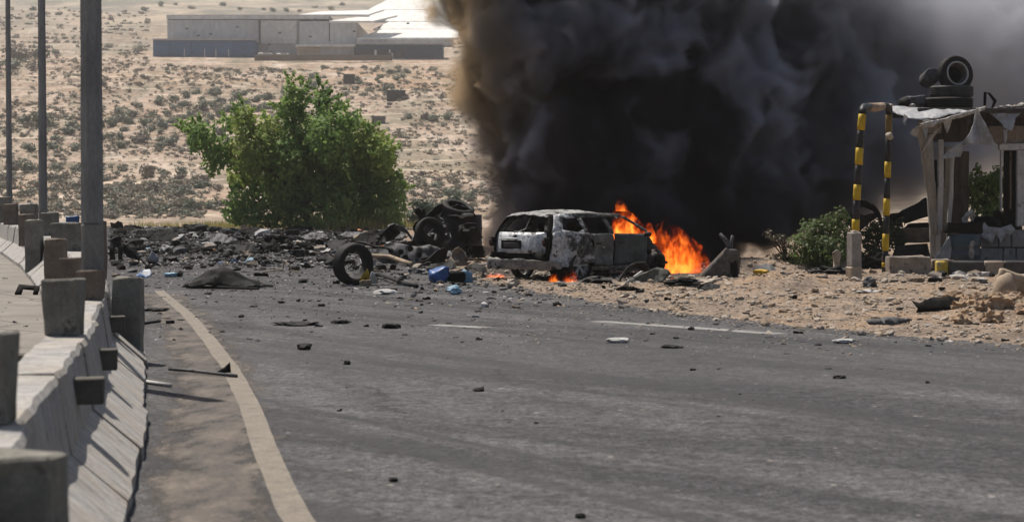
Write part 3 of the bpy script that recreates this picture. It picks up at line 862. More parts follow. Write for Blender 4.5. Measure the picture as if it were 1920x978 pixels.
# ------------------------------------------------------------------ scrub on the slope
def leaf_mat(name, c0, c1, c2, var=1.2, trans=0.35):
    t = NT(name)
    a = t.noise(t.coord('Object'), var, 4, 0.7)
    b = t.noise(t.coord('Object'), var * 9, 2, 0.6)
    rnd_ = t.n('ObjectInfo').outputs['Random']
    f_ = t.math('ADD', t.math('MULTIPLY', a, 0.75), t.math('MULTIPLY', b, 0.25))
    f_ = t.math('ADD', f_, t.math('MULTIPLY_ADD', rnd_, 0.24, -0.12))
    col = t.ramp(f_, [(0.32, c0), (0.5, c1), (0.68, c2)])
    d = t.principled(col, 0.6, spec=0.25)
    tr = t.n('BsdfTranslucent', {0: col})
    mx = t.n('MixShader', {0: trans, 1: d, 2: tr})
    return t.done(mx)
M_SCRUB = leaf_mat('grey_green_scrub', (0.12, 0.125, 0.098), (0.18, 0.18, 0.14), (0.27, 0.255, 0.20), 0.5, 0.15)
M_SCRUBD = leaf_mat('dark_scrub', (0.12, 0.105, 0.085), (0.18, 0.155, 0.125), (0.25, 0.215, 0.17), 0.5, 0.1)
M_OLIVE = leaf_mat('olive_leaves', (0.075, 0.105, 0.075), (0.12, 0.15, 0.108), (0.19, 0.21, 0.155), 0.5, 0.15)
M_BARK = dirty('rough_bark', (0.07, 0.055, 0.042), (0.13, 0.105, 0.08), 6, 0.95, 0.6, stretch=(1, 1, .3))
def leaf_cloud(mb, lobes, n, size, rnd, flat=0.5, mi=0, shell=0.55):
    """many small leaf sprigs spread through lobes (centre, radii)"""
    wts = [r_.x * r_.y * r_.z for c, r_ in lobes]
    tot = sum(wts)
    for (c, r_), w_ in zip(lobes, wts):
        for _ in range(max(3, int(n * w_ / tot))):
            d = Vector((rnd.gauss(0, 1), rnd.gauss(0, 1), rnd.gauss(0, 1))).normalized()
            q = rnd.uniform(shell, 1.0) ** 0.6 if rnd.random() < .75 else rnd.uniform(.1, shell)
            q *= 1 + 0.35 * N3(d.x * 2.2 + c.x, d.y * 2.2 + c.z, d.z * 2.2)
            p_ = c + Vector((d.x * r_.x, d.y * r_.y, d.z * r_.z)) * q
            s_ = size * rnd.uniform(0.6, 1.4)
            nrm = (d + Vector((rnd.uniform(-1, 1), rnd.uniform(-1, 1), rnd.uniform(-.3, 1)))).normalized()
            a = nrm.orthogonal().normalized(); a.rotate(Matrix.Rotation(rnd.uniform(0, 6.28), 3, nrm)); b = nrm.cross(a)
            i = len(mb.v)
            mb.v += [p_ - a * s_, p_ + b * s_ * flat, p_ + a * s_, p_ - b * s_ * flat]
            mb.f.append((i, i + 1, i + 2, i + 3)); mb.mi.append(mi)
    return mb
SCRUB_ME = []
SCRUB_LO = []
for k in range(7):
    rr = random.Random(100 + k)
    mb = MB()
    lobes = [(Vector((rr.uniform(-.5, .5), rr.uniform(-.4, .4), 0.42 + rr.uniform(-.1, .25))), Vector((rr.uniform(.35, .65), rr.uniform(.35, .6), rr.uniform(.28, .45)))) for _ in range(4)]
    leaf_cloud(mb, lobes, 240, 0.10, rr, 0.7)
    mb.tri_lump((0, 0, 0.32), 0.42, k, 1, 0.4, (1.1, 1, .62))
    me = mb.mesh('shrub')
    SCRUB_ME.append(me)
    lo = MB(); leaf_cloud(lo, lobes, 44, 0.2, rr, 0.7); SCRUB_LO.append(lo.mesh('scrub'))
scrub_mats = [M_SCRUB, M_SCRUBD, M_OLIVE]
SHRUB_PLACED = []
def shrub_at(x, y, s_, k, mi, group='scrub bushes dotted over the dry slope', label='low grey green scrub bush on the dry slope', h=1.0):
    me = SCRUB_CACHE.get((k, mi))
    if me is None:
        me = SCRUB_ME[k].copy(); me.materials.clear(); me.materials.append(scrub_mats[mi]); SCRUB_CACHE[(k, mi)] = me
    o = bpy.data.objects.new('shrub', me); COL.objects.link(o)
    o.location = (x, y, terrain(x, y) - 0.1 * s_); o.scale = (s_, s_, s_ * h); o.rotation_euler = (0, 0, RND.uniform(0, 6.3))
    return tag(o, label, 'shrub', group)
SCRUB_CACHE = {}
rr = random.Random(5)
cand = []
while len(cand) < 5200:
    py = rr.uniform(115, 412) if rr.random() < .8 else rr.uniform(20, 120)
    px = rr.uniform(-20, 960)
    if 280 < px < 850 and 20 < py < 116: continue
    if 380 < px < 740 and py > 225 and rr.random() < .85: continue
    # march along the ray to the slope
    r_ = ray(px, py); Y = 150.0; hit = None
    while Y < 1300:
        p_ = Vector((r_.x * Y / r_.y, Y, CAM_H + r_.z * Y / r_.y))
        if p_.z < terrain(p_.x, p_.y): hit = p_; break
        Y += 2 if Y < 700 else 12
    if not hit or (600 < hit.y < 720 and 280 < px < 860): continue
    cl = N3(hit.x / 22, hit.y / 30, 6.6)
    if rr.random() > 0.5 + 0.75 * cl: continue
    wpx = rr.choice([4, 5, 5, 6, 6, 7, 8, 9, 11, 13]) * (1.55 if py > 335 else 1.0) * (1.25 if py > 200 and px < 420 else 1)
    cand.append((wpx, hit.x, hit.y, wpx * hit.y / FPX / 1.5))
cand.sort(key=lambda q: -q[0])
rest = MB(); 
for i, (wpx, x, y, s_) in enumerate(cand):
    mi = rr.choice([0, 0, 1, 1, 2]); k = rr.randrange(7)
    if i < 120: shrub_at(x, y, s_, k, mi, h=rr.uniform(.7, 1.1))
    else:
        me = SCRUB_LO[k]; rot = Matrix.Rotation(rr.uniform(0, 6.3), 3, 'Z'); z = terrain(x, y) - .1 * s_
        b = len(rest.v); hh = rr.uniform(.65, 1.05)
        for v_ in me.vertices:
            q = rot @ v_.co; rest.v.append(Vector((x + q.x * s_, y + q.y * s_, z + q.z * s_ * hh)))
        for pl in me.polygons: rest.f.append(tuple(b + q for q in pl.vertices)); rest.mi.append(0 if mi != 1 else 1)
tag(rest.build('scrub', [M_SCRUB, M_SCRUBD]), 'tiny scattered scrub speckling the dry slope', 'scrub', kind='stuff')
# planted rows running up the slope
def rows_of(x0, x1, y0, y1, dx, dy, smin, smax, skip, seed, lab, grp):
    rr = random.Random(seed); y = y0
    while y < y1:
        x = x0
        while x < x1:
            if rr.random() > skip and N3(x / 18, y / 24, seed) > -.28:
                shrub_at(x + rr.uniform(-.9, .9) + .06 * (y - y0), y + rr.uniform(-1, 1), rr.uniform(smin, smax), rr.randrange(7), 2, grp, lab, rr.uniform(.8, 1.15))
            x += dx
        y += dy
rows_of(-84, -50, 395, 520, 6.2, 8.5, 1.4, 2.3, .15, 4, 'small grey green olive tree in the planted rows behind the lamp posts', 'planted olive rows on the slope')
rows_of(-56, -28, 520, 604, 5.0, 8.0, 1.0, 1.7, .2, 6, 'tiny olive tree in the faint rows below the warehouse', 'faint planted rows below the warehouse')
# olive rows, the bigger dark groups and hedges seen in the photograph (px, py of the foot, width in px)
OL = [(262, 268, 34), (228, 262, 26), (205, 258, 22), (300, 266, 26), (238, 232, 26), (272, 236, 22), (252, 218, 24), (320, 232, 20), (330, 262, 18), (348, 246, 18), (212, 236, 28), (300, 250, 18), (180, 240, 30),
      (45, 232, 34), (78, 236, 46), (130, 240, 30), (150, 243, 26), (100, 280, 40), (140, 284, 30), (60, 284, 34), (25, 320, 40), (55, 322, 36), (110, 320, 30), (142, 322, 26), (280, 332, 42), (232, 322, 26), (338, 330, 34), (310, 326, 24),
      (36, 112, 50), (70, 108, 40), (105, 106, 26), (20, 130, 40), (60, 128, 30), (258, 105, 26), (205, 92, 22), (224, 368, 40), (286, 362, 44), (330, 372, 46), (352, 396, 40), (300, 400, 36), (240, 396, 30), (205, 372, 26), (395, 392, 34), (390, 350, 26),
      (795, 224, 26), (815, 228, 30), (838, 222, 26), (765, 224, 22), (880, 330, 24), (850, 372, 46), (880, 378, 34), (820, 352, 34), (790, 330, 26), (512, 22, 16), (300, 14, 16), (330, 10, 12), (360, 18, 14), (420, 12, 16), (450, 20, 12), (590, 16, 12), (620, 20, 14), (270, 22, 14), (60, 20, 18), (110, 30, 14), (210, 40, 14), (140, 60, 14), (495, 20, 10), (538, 24, 14), (560, 24, 12), (640, 12, 16)]
for i, (px, py, wpx) in enumerate(OL):
    r_ = ray(px, py); Y = 150.0; hit = None
    while Y < 1800:
        p_ = Vector((r_.x * Y / r_.y, Y, CAM_H + r_.z * Y / r_.y))
        if p_.z < terrain(p_.x, p_.y): hit = p_; break
        Y += 1 if Y < 700 else 8
    if hit is None: continue
    shrub_at(hit.x, hit.y, wpx * hit.y / FPX / 1.55, i % 7, 2 if i % 4 else 1, 'rounder olive bushes in rows and clumps on the slope', 'rounded grey green olive bush in a clump on the slope', RND.uniform(.8, 1.15))
# ------------------------------------------------------------------ the green tree beyond the road
TY = 103.0
def tp(px, py, dy=0.0):
    p_ = at(px, py, TY); return Vector((p_.x, TY + dy, p_.z))
K_ = TY / FPX
T_O = tp(582, 434); T_O.z = terrain(T_O.x, TY) - 0.05
M_LEAF = leaf_mat('green_leaves', (0.075, 0.14, 0.042), (0.16, 0.265, 0.072), (0.31, 0.42, 0.125), 0.7, 0.5)
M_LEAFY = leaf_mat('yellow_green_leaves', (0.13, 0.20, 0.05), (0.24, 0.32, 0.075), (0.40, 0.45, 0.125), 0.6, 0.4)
tree = thing('green_tree', 'bushy bright green tree with spiky tops standing alone beyond the road', 'tree', T_O)
LOB = [(384, 258, 28, 30), (372, 248, 22, 16), (412, 285, 30, 34), (398, 312, 22, 22), (368, 270, 18, 18), (350, 246, 10, 9),
       (462, 232, 22, 40), (430, 232, 18, 18), (450, 215, 12, 18), (476, 285, 44, 50), (452, 330, 34, 46), (500, 252, 30, 40),
       (548, 205, 24, 40), (543, 170, 12, 24), (566, 180, 16, 24), (530, 210, 16, 18), (600, 212, 18, 40), (598, 172, 9, 18), (628, 205, 14, 22), (610, 190, 9, 14),
       (560, 265, 52, 56), (622, 262, 46, 52), (668, 262, 44, 46), (700, 285, 40, 46), (722, 300, 26, 36), (655, 230, 26, 26),
       (700, 345, 46, 54), (735, 385, 30, 44), (755, 350, 12, 16), (645, 340, 58, 58), (570, 340, 60, 56), (505, 345, 46, 52), (460, 385, 38, 32),
       (440, 400, 26, 26), (520, 402, 40, 26), (675, 400, 58, 34), (730, 415, 30, 22), (620, 412, 40, 22), (475, 412, 34, 18), (545, 300, 40, 40), (600, 300, 40, 40), (560, 420, 30, 18), (600, 424, 34, 16), (640, 385, 40, 34), (540, 380, 34, 30)]
rr = random.Random(3)
lob_a, lob_b = [], []
for (a, b, c, d) in LOB:
    deep = 0.95 * min(1.0, (c + d) / 90)
    dy = rr.uniform(-1.5, 1.5) if c > 24 else rr.uniform(-.6, .6)
    L_ = (tp(a, b, dy) - T_O, Vector((c * K_, max(.3, 0.5 * (c + d) * K_ * 1.1), d * K_)))
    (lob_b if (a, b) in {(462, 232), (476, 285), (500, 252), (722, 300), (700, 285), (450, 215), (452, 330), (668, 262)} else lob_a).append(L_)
mb = MB()
leaf_cloud(mb, lob_a, 17000, 0.10, rr, 0.62)
leaf_cloud(mb, lob_a, 9000, 0.17, rr, 0.42)
rr2 = random.Random(9)
for c, r_ in lob_a + lob_b:
    # sprigs that break the outline
    for _ in range(7):
        d = Vector((rr2.gauss(0, .7), rr2.gauss(0, .6), abs(rr2.gauss(0, .9)))).normalized()
        base = c + Vector((d.x * r_.x, d.y * r_.y, d.z * r_.z)) * 0.9
        for q in range(9):
            p_ = base + d * (q * 0.055) + Vector([rr2.uniform(-.05, .05) for _ in range(3)])
            leaf_cloud(mb, [(p_, Vector((.05, .05, .05)))], 3, 0.09, rr2, .5)
crown = mb.build('crown', M_LEAF, tree)
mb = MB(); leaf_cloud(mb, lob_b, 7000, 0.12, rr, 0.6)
mb.build('sunlit_foliage', M_LEAFY, tree)  # sunlit yellow of these lobes painted into the leaf colour
tk = MB()
tk.tube([tp(582, 436) - T_O, tp(576, 405) - T_O, tp(566, 375) - T_O, tp(560, 330) - T_O, tp(556, 280) - T_O, tp(546, 215) - T_O, tp(543, 165) - T_O], [.2, .17, .15, .12, .09, .05, .02], 8)
for pts in ([(570, 390), (600, 350), (640, 300), (660, 250)], [(566, 375), (520, 330), (480, 280), (464, 215)], [(574, 400), (640, 375), (700, 350), (735, 330)], [(560, 340), (590, 270), (600, 180)], [(572, 400), (500, 385), (450, 350)], [(520, 330), (450, 290), (400, 270), (365, 250)]):
    tk.tube([tp(a, b, 0.5 * N3(a, b)) - T_O for a, b in pts], [.11, .08, .05, .02][:len(pts)], 6)
tk.build('trunk', M_BARK, tree)

def bush(name, label, boxes, Y, n, size, m, twigs=10, seed=1, cat='bush', base=None, grp=None):
    """boxes: (px, py, rx, ry) lobes in the photograph at depth Y"""
    rr = random.Random(seed)
    k = Y / FPX
    b0 = base or (sum(q[0] for q in boxes) / len(boxes), max(q[1] + q[3] for q in boxes))
    O = at(b0[0], b0[1], Y); O.z = gz(O.x, Y) - 0.04
    o = thing(name, label, cat, O, 0, grp)
    lob = []
    for (a, b, c, d) in boxes:
        p_ = at(a, b, Y); p_.y += rr.uniform(-.4, .4) * k * c * 1.4
        lob.append((p_ - O, Vector((c * k, (c + d) * .5 * k, d * k))))
    leaf_cloud(MB_ := MB(), lob, n, size, rr, .55)
    MB_.build('foliage', m, o)
    tw = MB()
    for i in range(twigs):
        c, r_ = lob[i % len(lob)]
        e_ = c + Vector((rr.uniform(-1, 1) * r_.x, rr.uniform(-1, 1) * r_.y, rr.uniform(.2, 1.0) * r_.z))
        m0 = Vector((e_.x * .4 + rr.uniform(-.1, .1), e_.y * .4, e_.z * .5))
        tw.tube([(rr.uniform(-.08, .08), rr.uniform(-.08, .08), 0), m0, e_], [.022, .015, .006], 5)
    tw.build('stems', M_BARK, o)
    return o
M_LEAFB = leaf_mat('dusty_green_leaves', (0.065, 0.10, 0.034), (0.125, 0.175, 0.06), (0.22, 0.27, 0.10), 1.6, 0.45)
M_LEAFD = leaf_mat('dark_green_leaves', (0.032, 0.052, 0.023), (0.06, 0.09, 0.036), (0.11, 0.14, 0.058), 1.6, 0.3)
M_LEAFDRY = leaf_mat('dry_twiggy_leaves', (0.10, 0.085, 0.06), (0.16, 0.14, 0.10), (0.23, 0.20, 0.15), 2, 0.2)
bush('roadside_bush', 'dense green bush left of the striped post with bare twigs at its side', [(1530, 440, 34, 30), (1560, 425, 30, 26), (1508, 465, 34, 30), (1550, 470, 44, 30), (1578, 408, 18, 22), (1490, 490, 24, 18), (1530, 495, 46, 14), (1585, 450, 18, 36)], 48.5, 3400, 0.05, M_LEAFB, 14, 2, base=(1535, 512))
bush('dry_bush', 'thin dry bush with pale twigs beside the smoke', [(1440, 438, 10, 10), (1462, 450, 18, 12), (1480, 462, 16, 16), (1455, 478, 18, 8), (1472, 488, 20, 12)], 48.8, 420, 0.04, M_LEAFDRY, 14, 3, base=(1475, 508))
bush('dark_green_bush', 'dark green bush between the two striped posts', [(1630, 440, 20, 30), (1655, 430, 26, 24), (1680, 445, 20, 26), (1640, 475, 26, 26), (1685, 420, 12, 14)], 54.5, 1900, 0.055, M_LEAFD, 10, 4, base=(1650, 505))  # darker leaf green than the roadside bush
bush('window_bush', 'bright green bush seen through the window gap of the wrecked booth', [(1840, 340, 30, 20), (1868, 345, 24, 26), (1828, 362, 20, 22), (1855, 380, 34, 22), (1872, 320, 9, 14), (1835, 318, 9, 14), (1850, 410, 36, 24)], 59, 2600, 0.07, M_LEAFY, 12, 5, base=(1850, 470))
bush('pale_bush', 'pale dusty bush behind the dark wreck by the road edge', [(800, 400, 26, 22), (775, 408, 18, 16), (830, 395, 22, 18), (785, 385, 16, 14), (850, 385, 26, 18)], 112, 1300, 0.13, M_OLIVE, 8, 6, base=(810, 428))

# dry grass along the far verge
t = NT('dry_grass')
rn = t.noise(t.geo(1), 1.4, 3, 0.6)
col = t.ramp(rn, [(0.35, (0.34, 0.26, 0.12)), (0.5, (0.30, 0.27, 0.10)), (0.65, (0.19, 0.21, 0.07))])
d_ = t.principled(col, 0.8, spec=0.1); tr = t.n('BsdfTranslucent', {0: col})
M_GRASS = t.done(t.n('MixShader', {0: 0.35, 1: d_, 2: tr}))
gr = MB(); rr = random.Random(21)
for _ in range(11000):
    px = rr.uniform(195, 800)
    x = (px - 960) / FPX * 108
    y = max(edge_y for edge_y in [100.0]) + rr.uniform(0, 26)
    if x > edge_x(min(y, 123)) + 0.6 or y > 123 or (x > -9 and y > 96):
        if N3(x * .35, y * .2, 7) < -0.05 and rr.random() < .8: continue
        h_ = rr.uniform(.15, .62) * (1.5 if 405 < px < 760 else 1)
        a = rr.uniform(0, 6.28); dx, dy = math.cos(a) * .03, math.sin(a) * .03
        z = terrain(x, y) - .02
        lx, ly = rr.uniform(-.14, .14), rr.uniform(-.14, .14)
        i = len(gr.v)
        gr.v += [Vector((x - dx, y - dy, z)), Vector((x + dx, y + dy, z)), Vector((x + lx, y + ly, z + h_))]
        gr.f.append((i, i + 1, i + 2)); gr.mi.append(0)
tag(gr.build('dry_grass', M_GRASS), 'dry yellow green grass along the far verge', 'grass', kind='stuff')
# ------------------------------------------------------------------ the burning hatchback
t = NT('burnt_silver_paint')
v = t.coord('Object')
sx = t.n('SeparateXYZ', {0: v})
n1 = t.noise(v, 3.2, 6, 0.7, 0.3)
n2 = t.noise(v, 11, 5, 0.75)
n3 = t.noise(v, 45, 3, 0.7)
fwd = t.n('MapRange', {0: sx.outputs[0], 1: 0.35, 2: 2.2, 3: 0.0, 4: 1.0}).outputs[0]
burn = t.math('ADD', t.math('MULTIPLY', fwd, 0.34), n1)
col = t.ramp(n2, [(0.38, (0.26, 0.27, 0.285)), (0.52, (0.46, 0.47, 0.49)), (0.66, (0.66, 0.67, 0.69))])
char = t.ramp(n2, [(0.36, (0.015, 0.015, 0.015)), (0.5, (0.05, 0.049, 0.047)), (0.6, (0.14, 0.137, 0.13)), (0.68, (0.36, 0.355, 0.34))])
col = t.mix(t.ramp(burn, [(0.54, 0.0), (0.62, 1.0)]), col, char)
rust = t.noise(t.n('Mapping', {'Vector': v, 'Location': (4, 2, 1)}).outputs[0], 5, 5, 0.7)
col = t.mix(t.ramp(rust, [(0.6, 0.0), (0.68, 0.6)]), col, (0.10, 0.062, 0.042))
vo = t.vor(v, 7.0)
spk = t.ramp(t.math('ADD', vo.outputs['Distance'], t.math('MULTIPLY', n3, 0.2)), [(0.24, 1.0), (0.30, 0.0)])
pick = t.ramp(vo.outputs['Color'], [(0.48, 0.0), (0.5, 1.0)])
col = t.mix(t.math('MULTIPLY', spk, pick), col, (0.012, 0.012, 0.012))
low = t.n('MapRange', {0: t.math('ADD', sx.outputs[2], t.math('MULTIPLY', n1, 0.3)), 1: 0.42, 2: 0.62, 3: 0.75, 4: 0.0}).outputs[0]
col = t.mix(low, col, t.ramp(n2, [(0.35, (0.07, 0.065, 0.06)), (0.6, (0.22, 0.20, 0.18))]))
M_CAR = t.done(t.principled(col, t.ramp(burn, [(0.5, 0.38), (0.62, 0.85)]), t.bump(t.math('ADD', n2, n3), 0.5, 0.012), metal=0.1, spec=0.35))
M_CHAR = dirty('charred_metal', (0.014, 0.0135, 0.013), (0.055, 0.053, 0.05), 5, 0.8, 0.6, ((0.22, 0.215, 0.20), 0.63, 7), spec=0.3)
M_SOOT = dirty('soot_black', (0.004, 0.004, 0.004), (0.012, 0.0115, 0.011), 5, 0.85, 0.5, spec=0.12)
M_RUBBER = dirty('black_rubber', (0.010, 0.010, 0.0105), (0.022, 0.0215, 0.021), 4, 0.75, 0.4, ((0.06, 0.057, 0.052), 0.65, 3), spec=0.25)
M_RIM = dirty('sooty_alloy', (0.34, 0.34, 0.335), (0.62, 0.62, 0.61), 6, 0.55, 0.4, ((0.05, 0.05, 0.05), 0.64, 6), metal=0.1)
M_RED = dirty('sooty_red_lens', (0.045, 0.012, 0.012), (0.11, 0.03, 0.025), 5, 0.4, 0.3)
M_EMBLEM = dirty('dark_emblem', (0.03, 0.035, 0.05), (0.06, 0.065, 0.08), 10, 0.4, 0.1, metal=0.4)
M_PLATE = dirty('sooty_plate', (0.02, 0.02, 0.022), (0.05, 0.05, 0.05), 9, 0.6, 0.2)
M_PALECHIP = dirty('sooty_pale_mark', (0.09, 0.09, 0.09), (0.16, 0.16, 0.155), 9, 0.7, 0.2)
YAW = R(42)
C_O = Vector((0.11, 44.75, 0.0))
car = thing('burning_car', 'burnt out silver hatchback with flames in its front half and shattered rear window', 'car', C_O, math.pi / 2 - YAW)
def hw(x, z):
    """half width of the body"""
    w = 0.905 - 0.03 * abs(z - 0.68) if z < 0.90 else lerp(0.898, 0.57, ((z - 0.90) / 0.58) ** 1.25)
    w -= 0.15 * (1 - sstep(0.0, 0.60, x)) ** 2 + 0.05 * sstep(3.5, 4.3, x)
    return w
def zmap(z): return interp([(0, 0), (0.72, 0.73), (0.96, 1.03), (1.36, 1.385), (1.5, 1.495)], z)
def side(sgn, dent=0.012, seed=0, crush=None, off=0.0):
    def fn(x, z):
        q = dent * fbm(x * 2.6 + seed, z * 2.6, seed * 3.1 + sgn, 3) + dent * 0.35 * N3(x * 11, z * 11, seed)
        xx = x + 0.3 * dent * N3(x * 3, z * 3, seed + 4)
        y = hw(x, z) + q + off
        if crush: y += crush(x, z)
        for ax in (AX_R, AX_F):
            y += 0.035 * math.exp(-((math.hypot(x - ax, z - WZ) - 0.42) / 0.07) ** 2)
        k = sstep(3.12, 3.7, x)
        return (xx - .28 * max(0, xx - 3.12), sgn * y, zmap(z) * (1 - .30 * k))
    return fn
AX_R, AX_F, WZ = 0.99, 3.50, 0.33
def arc(cx, cz, r_, a0, a1, n=8):
    return [(cx + r_ * math.cos(R(lerp(a0, a1, i / n))), cz + r_ * math.sin(R(lerp(a0, a1, i / n)))) for i in range(n + 1)]
def car_panel(mb, poly, sgn, sp=0.07, **kw):
    bm = panel_bm(poly, sp, side(sgn, **kw), 0)
    # thickness goes inwards whichever side it is
    bm.normal_update()
    for f in bm.faces:
        if f.normal.y * sgn < 0: f.normal_flip()
    bmesh.ops.solidify(bm, geom=bm.faces[:], thickness=0.02)
    return mb.bm(bm)
def bash(cx, cz, r_, d): return lambda x, z: -d * math.exp(-((x - cx) ** 2 + (z - cz) ** 2) / r_ ** 2)
body = MB()
AX_R, AX_F, WZ = 0.99, 3.50, 0.33
for sg in (-1, 1):
    q_low = [(0.12, 0.34), (AX_R - .40, 0.30)] + arc(AX_R, WZ, 0.385, 180, 8, 12) + [(1.39, 0.28), (1.40, 0.55), (1.36, 0.74), (1.29, 0.975), (0.92, 0.99), (0.50, 1.06), (0.21, 0.985), (0.17, 0.80), (0.15, 0.60)]
    car_panel(body, q_low, sg, dent=0.05, seed=2, crush=bash(.55, .62, .25, .05))
    car_panel(body, [(0.21, 0.99), (0.50, 1.06), (0.62, 1.26), (0.68, 1.33), (0.68, 1.44), (0.46, 1.43)], sg, dent=0.012, seed=3)     # rear pillar
    car_panel(body, [(0.60, 1.34), (2.46, 1.36), (2.62, 1.36), (2.46, 1.445), (1.4, 1.49), (0.62, 1.445)], sg, dent=0.006, seed=4)        # roof rail
    car_panel(body, [(1.13, 0.985), (1.24, 0.975), (1.235, 1.36), (1.10, 1.36)], sg, dent=0.008, seed=5)                                   # slim pillar
    car_panel(body, [(0.92, 0.985), (1.14, 0.98), (1.13, 1.06)], sg, dent=0.005, seed=5)
    car_panel(body, [(1.93, 0.95), (2.07, 0.95), (2.02, 1.37), (1.90, 1.37)], sg, dent=0.008, seed=6, off=-0.012)                           # middle pillar
    car_panel(body, [(2.52, 1.37), (2.64, 1.37), (3.30, 0.93), (3.16, 0.93)], sg, dent=0.012, seed=7)                                        # front pillar
    car_panel(body, [(1.34, 0.22), (3.10, 0.22), (3.10, 0.30), (1.34, 0.30)], sg, dent=0.01, seed=8, off=-0.01)
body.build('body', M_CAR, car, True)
for sg in (-1, 1):
    mb = MB(); car_panel(mb, [(0.07, 0.56), (0.155, 0.56), (0.175, 0.78), (0.215, 0.99), (0.47, 1.44), (0.36, 1.45), (0.12, 1.0), (0.08, 0.80)], sg, dent=0.015, seed=31, off=-0.012)
    mb.build('pillar_trim', M_SOOT, car, True)
car.scale = (1.05, 0.975, 0.965)
# roof
rf = MB()
rp = torn([(0.26, -0.56), (0.26, 0.56), (1.2, 0.60), (2.1, 0.60), (2.56, 0.56), (2.56, -0.56), (2.1, -0.60), (1.2, -0.60)], 0.09, 0.016, 3)
def roof_fn(x, y): return (x, y, 1.435 + 0.085 * math.sin(min(1, max(0, (x - .1) / 2.5)) * math.pi) ** .7 - 0.075 * (y / .6) ** 2 - 0.05 * sstep(1.4, 2.6, x) + 0.028 * fbm(x * 3, y * 3, 1, 3) - (0.03 if x < 0.36 else 0))
panel(rf, rp, 0.07, roof_fn, 0.02)
M_ASH = dirty('ash_covered_roof', (0.16, 0.16, 0.16), (0.48, 0.48, 0.47), 3.5, 0.85, 0.5, ((0.015, 0.015, 0.015), 0.54, 7))
rf.build('roof', M_ASH, car, True)['label'] = 'roof scorched to pale ash with black specks'
# doors of the near side and far side
def door(poly, seed, dent, sgn, crush, m, hx):
    mb = MB(); car_panel(mb, poly, sgn, dent=dent, seed=seed, crush=crush, off=0.012)
    d_ = mb.build('door', m, car, True)
    h_ = MB().bbox((hx, sgn * (hw(hx, .80) + .03), 0.80), (0.17, 0.03, 0.035), (0, 0, 0), 0.012)
    h_.build('handle', M_CHAR, d_, True)
    return d_
RD = [(1.32, 0.955), (1.39, 0.76), (1.43, 0.58), (1.41, 0.33), (1.96, 0.31), (2.02, 0.5), (2.01, 0.95)]
FD = [(2.05, 0.95), (2.07, 0.5), (2.02, 0.31), (3.05, 0.31), (3.08, 0.6), (3.10, 0.93)]
M_DOORG = dirty('grey_scorched_paint', (0.055, 0.056, 0.055), (0.20, 0.205, 0.205), 3.2, 0.65, 0.6, ((0.40, 0.395, 0.38), 0.63, 5), spec=0.35)
M_DOORD = dirty('dark_scorched_paint', (0.022, 0.030, 0.033), (0.075, 0.095, 0.10), 2.6, 0.6, 0.5, ((0.20, 0.20, 0.19), 0.66, 6), spec=0.35)
for sg in (-1, 1):
    door(RD, 11, 0.06, sg, bash(1.72, 0.62, 0.22, 0.08), M_DOORG, 1.52)
    door(FD, 14, 0.05, sg, bash(2.5, 0.5, 0.3, 0.05), M_DOORD, 2.25)
# charred front wings and bonnet
for sg in (-1, 1):
    mb = MB()
    car_panel(mb, torn([(3.09, 0.62), (3.09, 0.92), (3.5, 0.90), (3.95, 0.82), (4.2, 0.68), (4.2, 0.50), (3.95, 0.44)] + arc(AX_F, WZ, 0.42, 20, 140, 6), .1, .02, 5), sg, dent=0.06, seed=21, crush=lambda x, z: -0.10 * sstep(3.4, 4.2, x))
    mb.build('front_wing', M_CHAR, car, True)
mb = MB()
panel(mb, torn([(3.15, -0.74), (3.15, 0.74), (4.0, 0.66), (4.22, 0.55), (4.22, -0.55), (4.0, -0.66)], .12, .03, 8), 0.09, lambda x, y: (x - .28 * max(0, x - 3.12), y, 1.0 - 0.40 * sstep(3.1, 3.8, x) + 0.15 * fbm(x * 1.9, y * 2.2, 3.3, 3) - .05 * (y / .7) ** 2), 0.02)
mb.build('bonnet', M_CHAR, car, True)
mb = MB()
panel(mb, torn([(-0.74, 0.2), (0.74, 0.2), (0.78, 0.6), (0.6, 0.74), (-0.6, 0.74), (-0.78, 0.6)], .12, .03, 6), 0.1, lambda y, z: (3.92 + 0.1 * fbm(y * 2, z * 2, 9, 3) - .12 * (y / .8) ** 2, y, z * .72), 0.03)
mb.build('front_bumper', M_CHAR, car, True)
# tailgate
def tg_x(z): return interp([(0.55, -0.005), (0.80, 0.0), (0.97, 0.06), (1.42, 0.40)], z)
def tg_fn(dent, seed, off=0.0): return lambda y, z: (tg_x(z) + off + 0.20 * (abs(y) / .80) ** 2.4 + dent * fbm(y * 2.4, z * 2.4, seed, 3), y, zmap(z))
tg = MB()
panel(tg, [(-0.70, 0.60), (0.70, 0.60), (0.76, 0.76), (0.72, 0.99), (-0.72, 0.99), (-0.76, 0.76)], 0.07, tg_fn(0.04, 4, -0.02), 0.02)
gate = tg.build('tailgate', M_CAR, car, True)
fr = MB()
for sg in (-1, 1):
    panel(fr, [(sg * 0.72, 0.99), (sg * 0.62, 0.985), (sg * 0.46, 1.385), (sg * 0.56, 1.40)], 0.06, tg_fn(0.012, 5, -0.012), 0.025)
panel(fr, torn([(-0.56, 1.385), (0.56, 1.385), (0.55, 1.44), (-0.55, 1.44)], .08, .012, 2), 0.06, tg_fn(0.012, 6, -0.035), 0.025)
fr.build('window_frame', M_CHAR, gate, True)
MB().bbox((-0.045, 0.13, 0.795), (0.03, 0.58, 0.19), (0, R(-2), 0), 0.012).build('plate_recess', M_SOOT, gate)
pl = MB().bbox((-0.062, 0.11, 0.785), (0.016, 0.46, 0.105), (0, R(-2), R(1)), 0.005).build('number_plate', M_PLATE, gate)
for i in range(7):
    MB().box((-0.072, -0.07 + 0.06 * i, 0.785), (0.004, 0.022 + 0.012 * (i % 2), 0.055)).build('plate_mark', M_PALECHIP, gate)
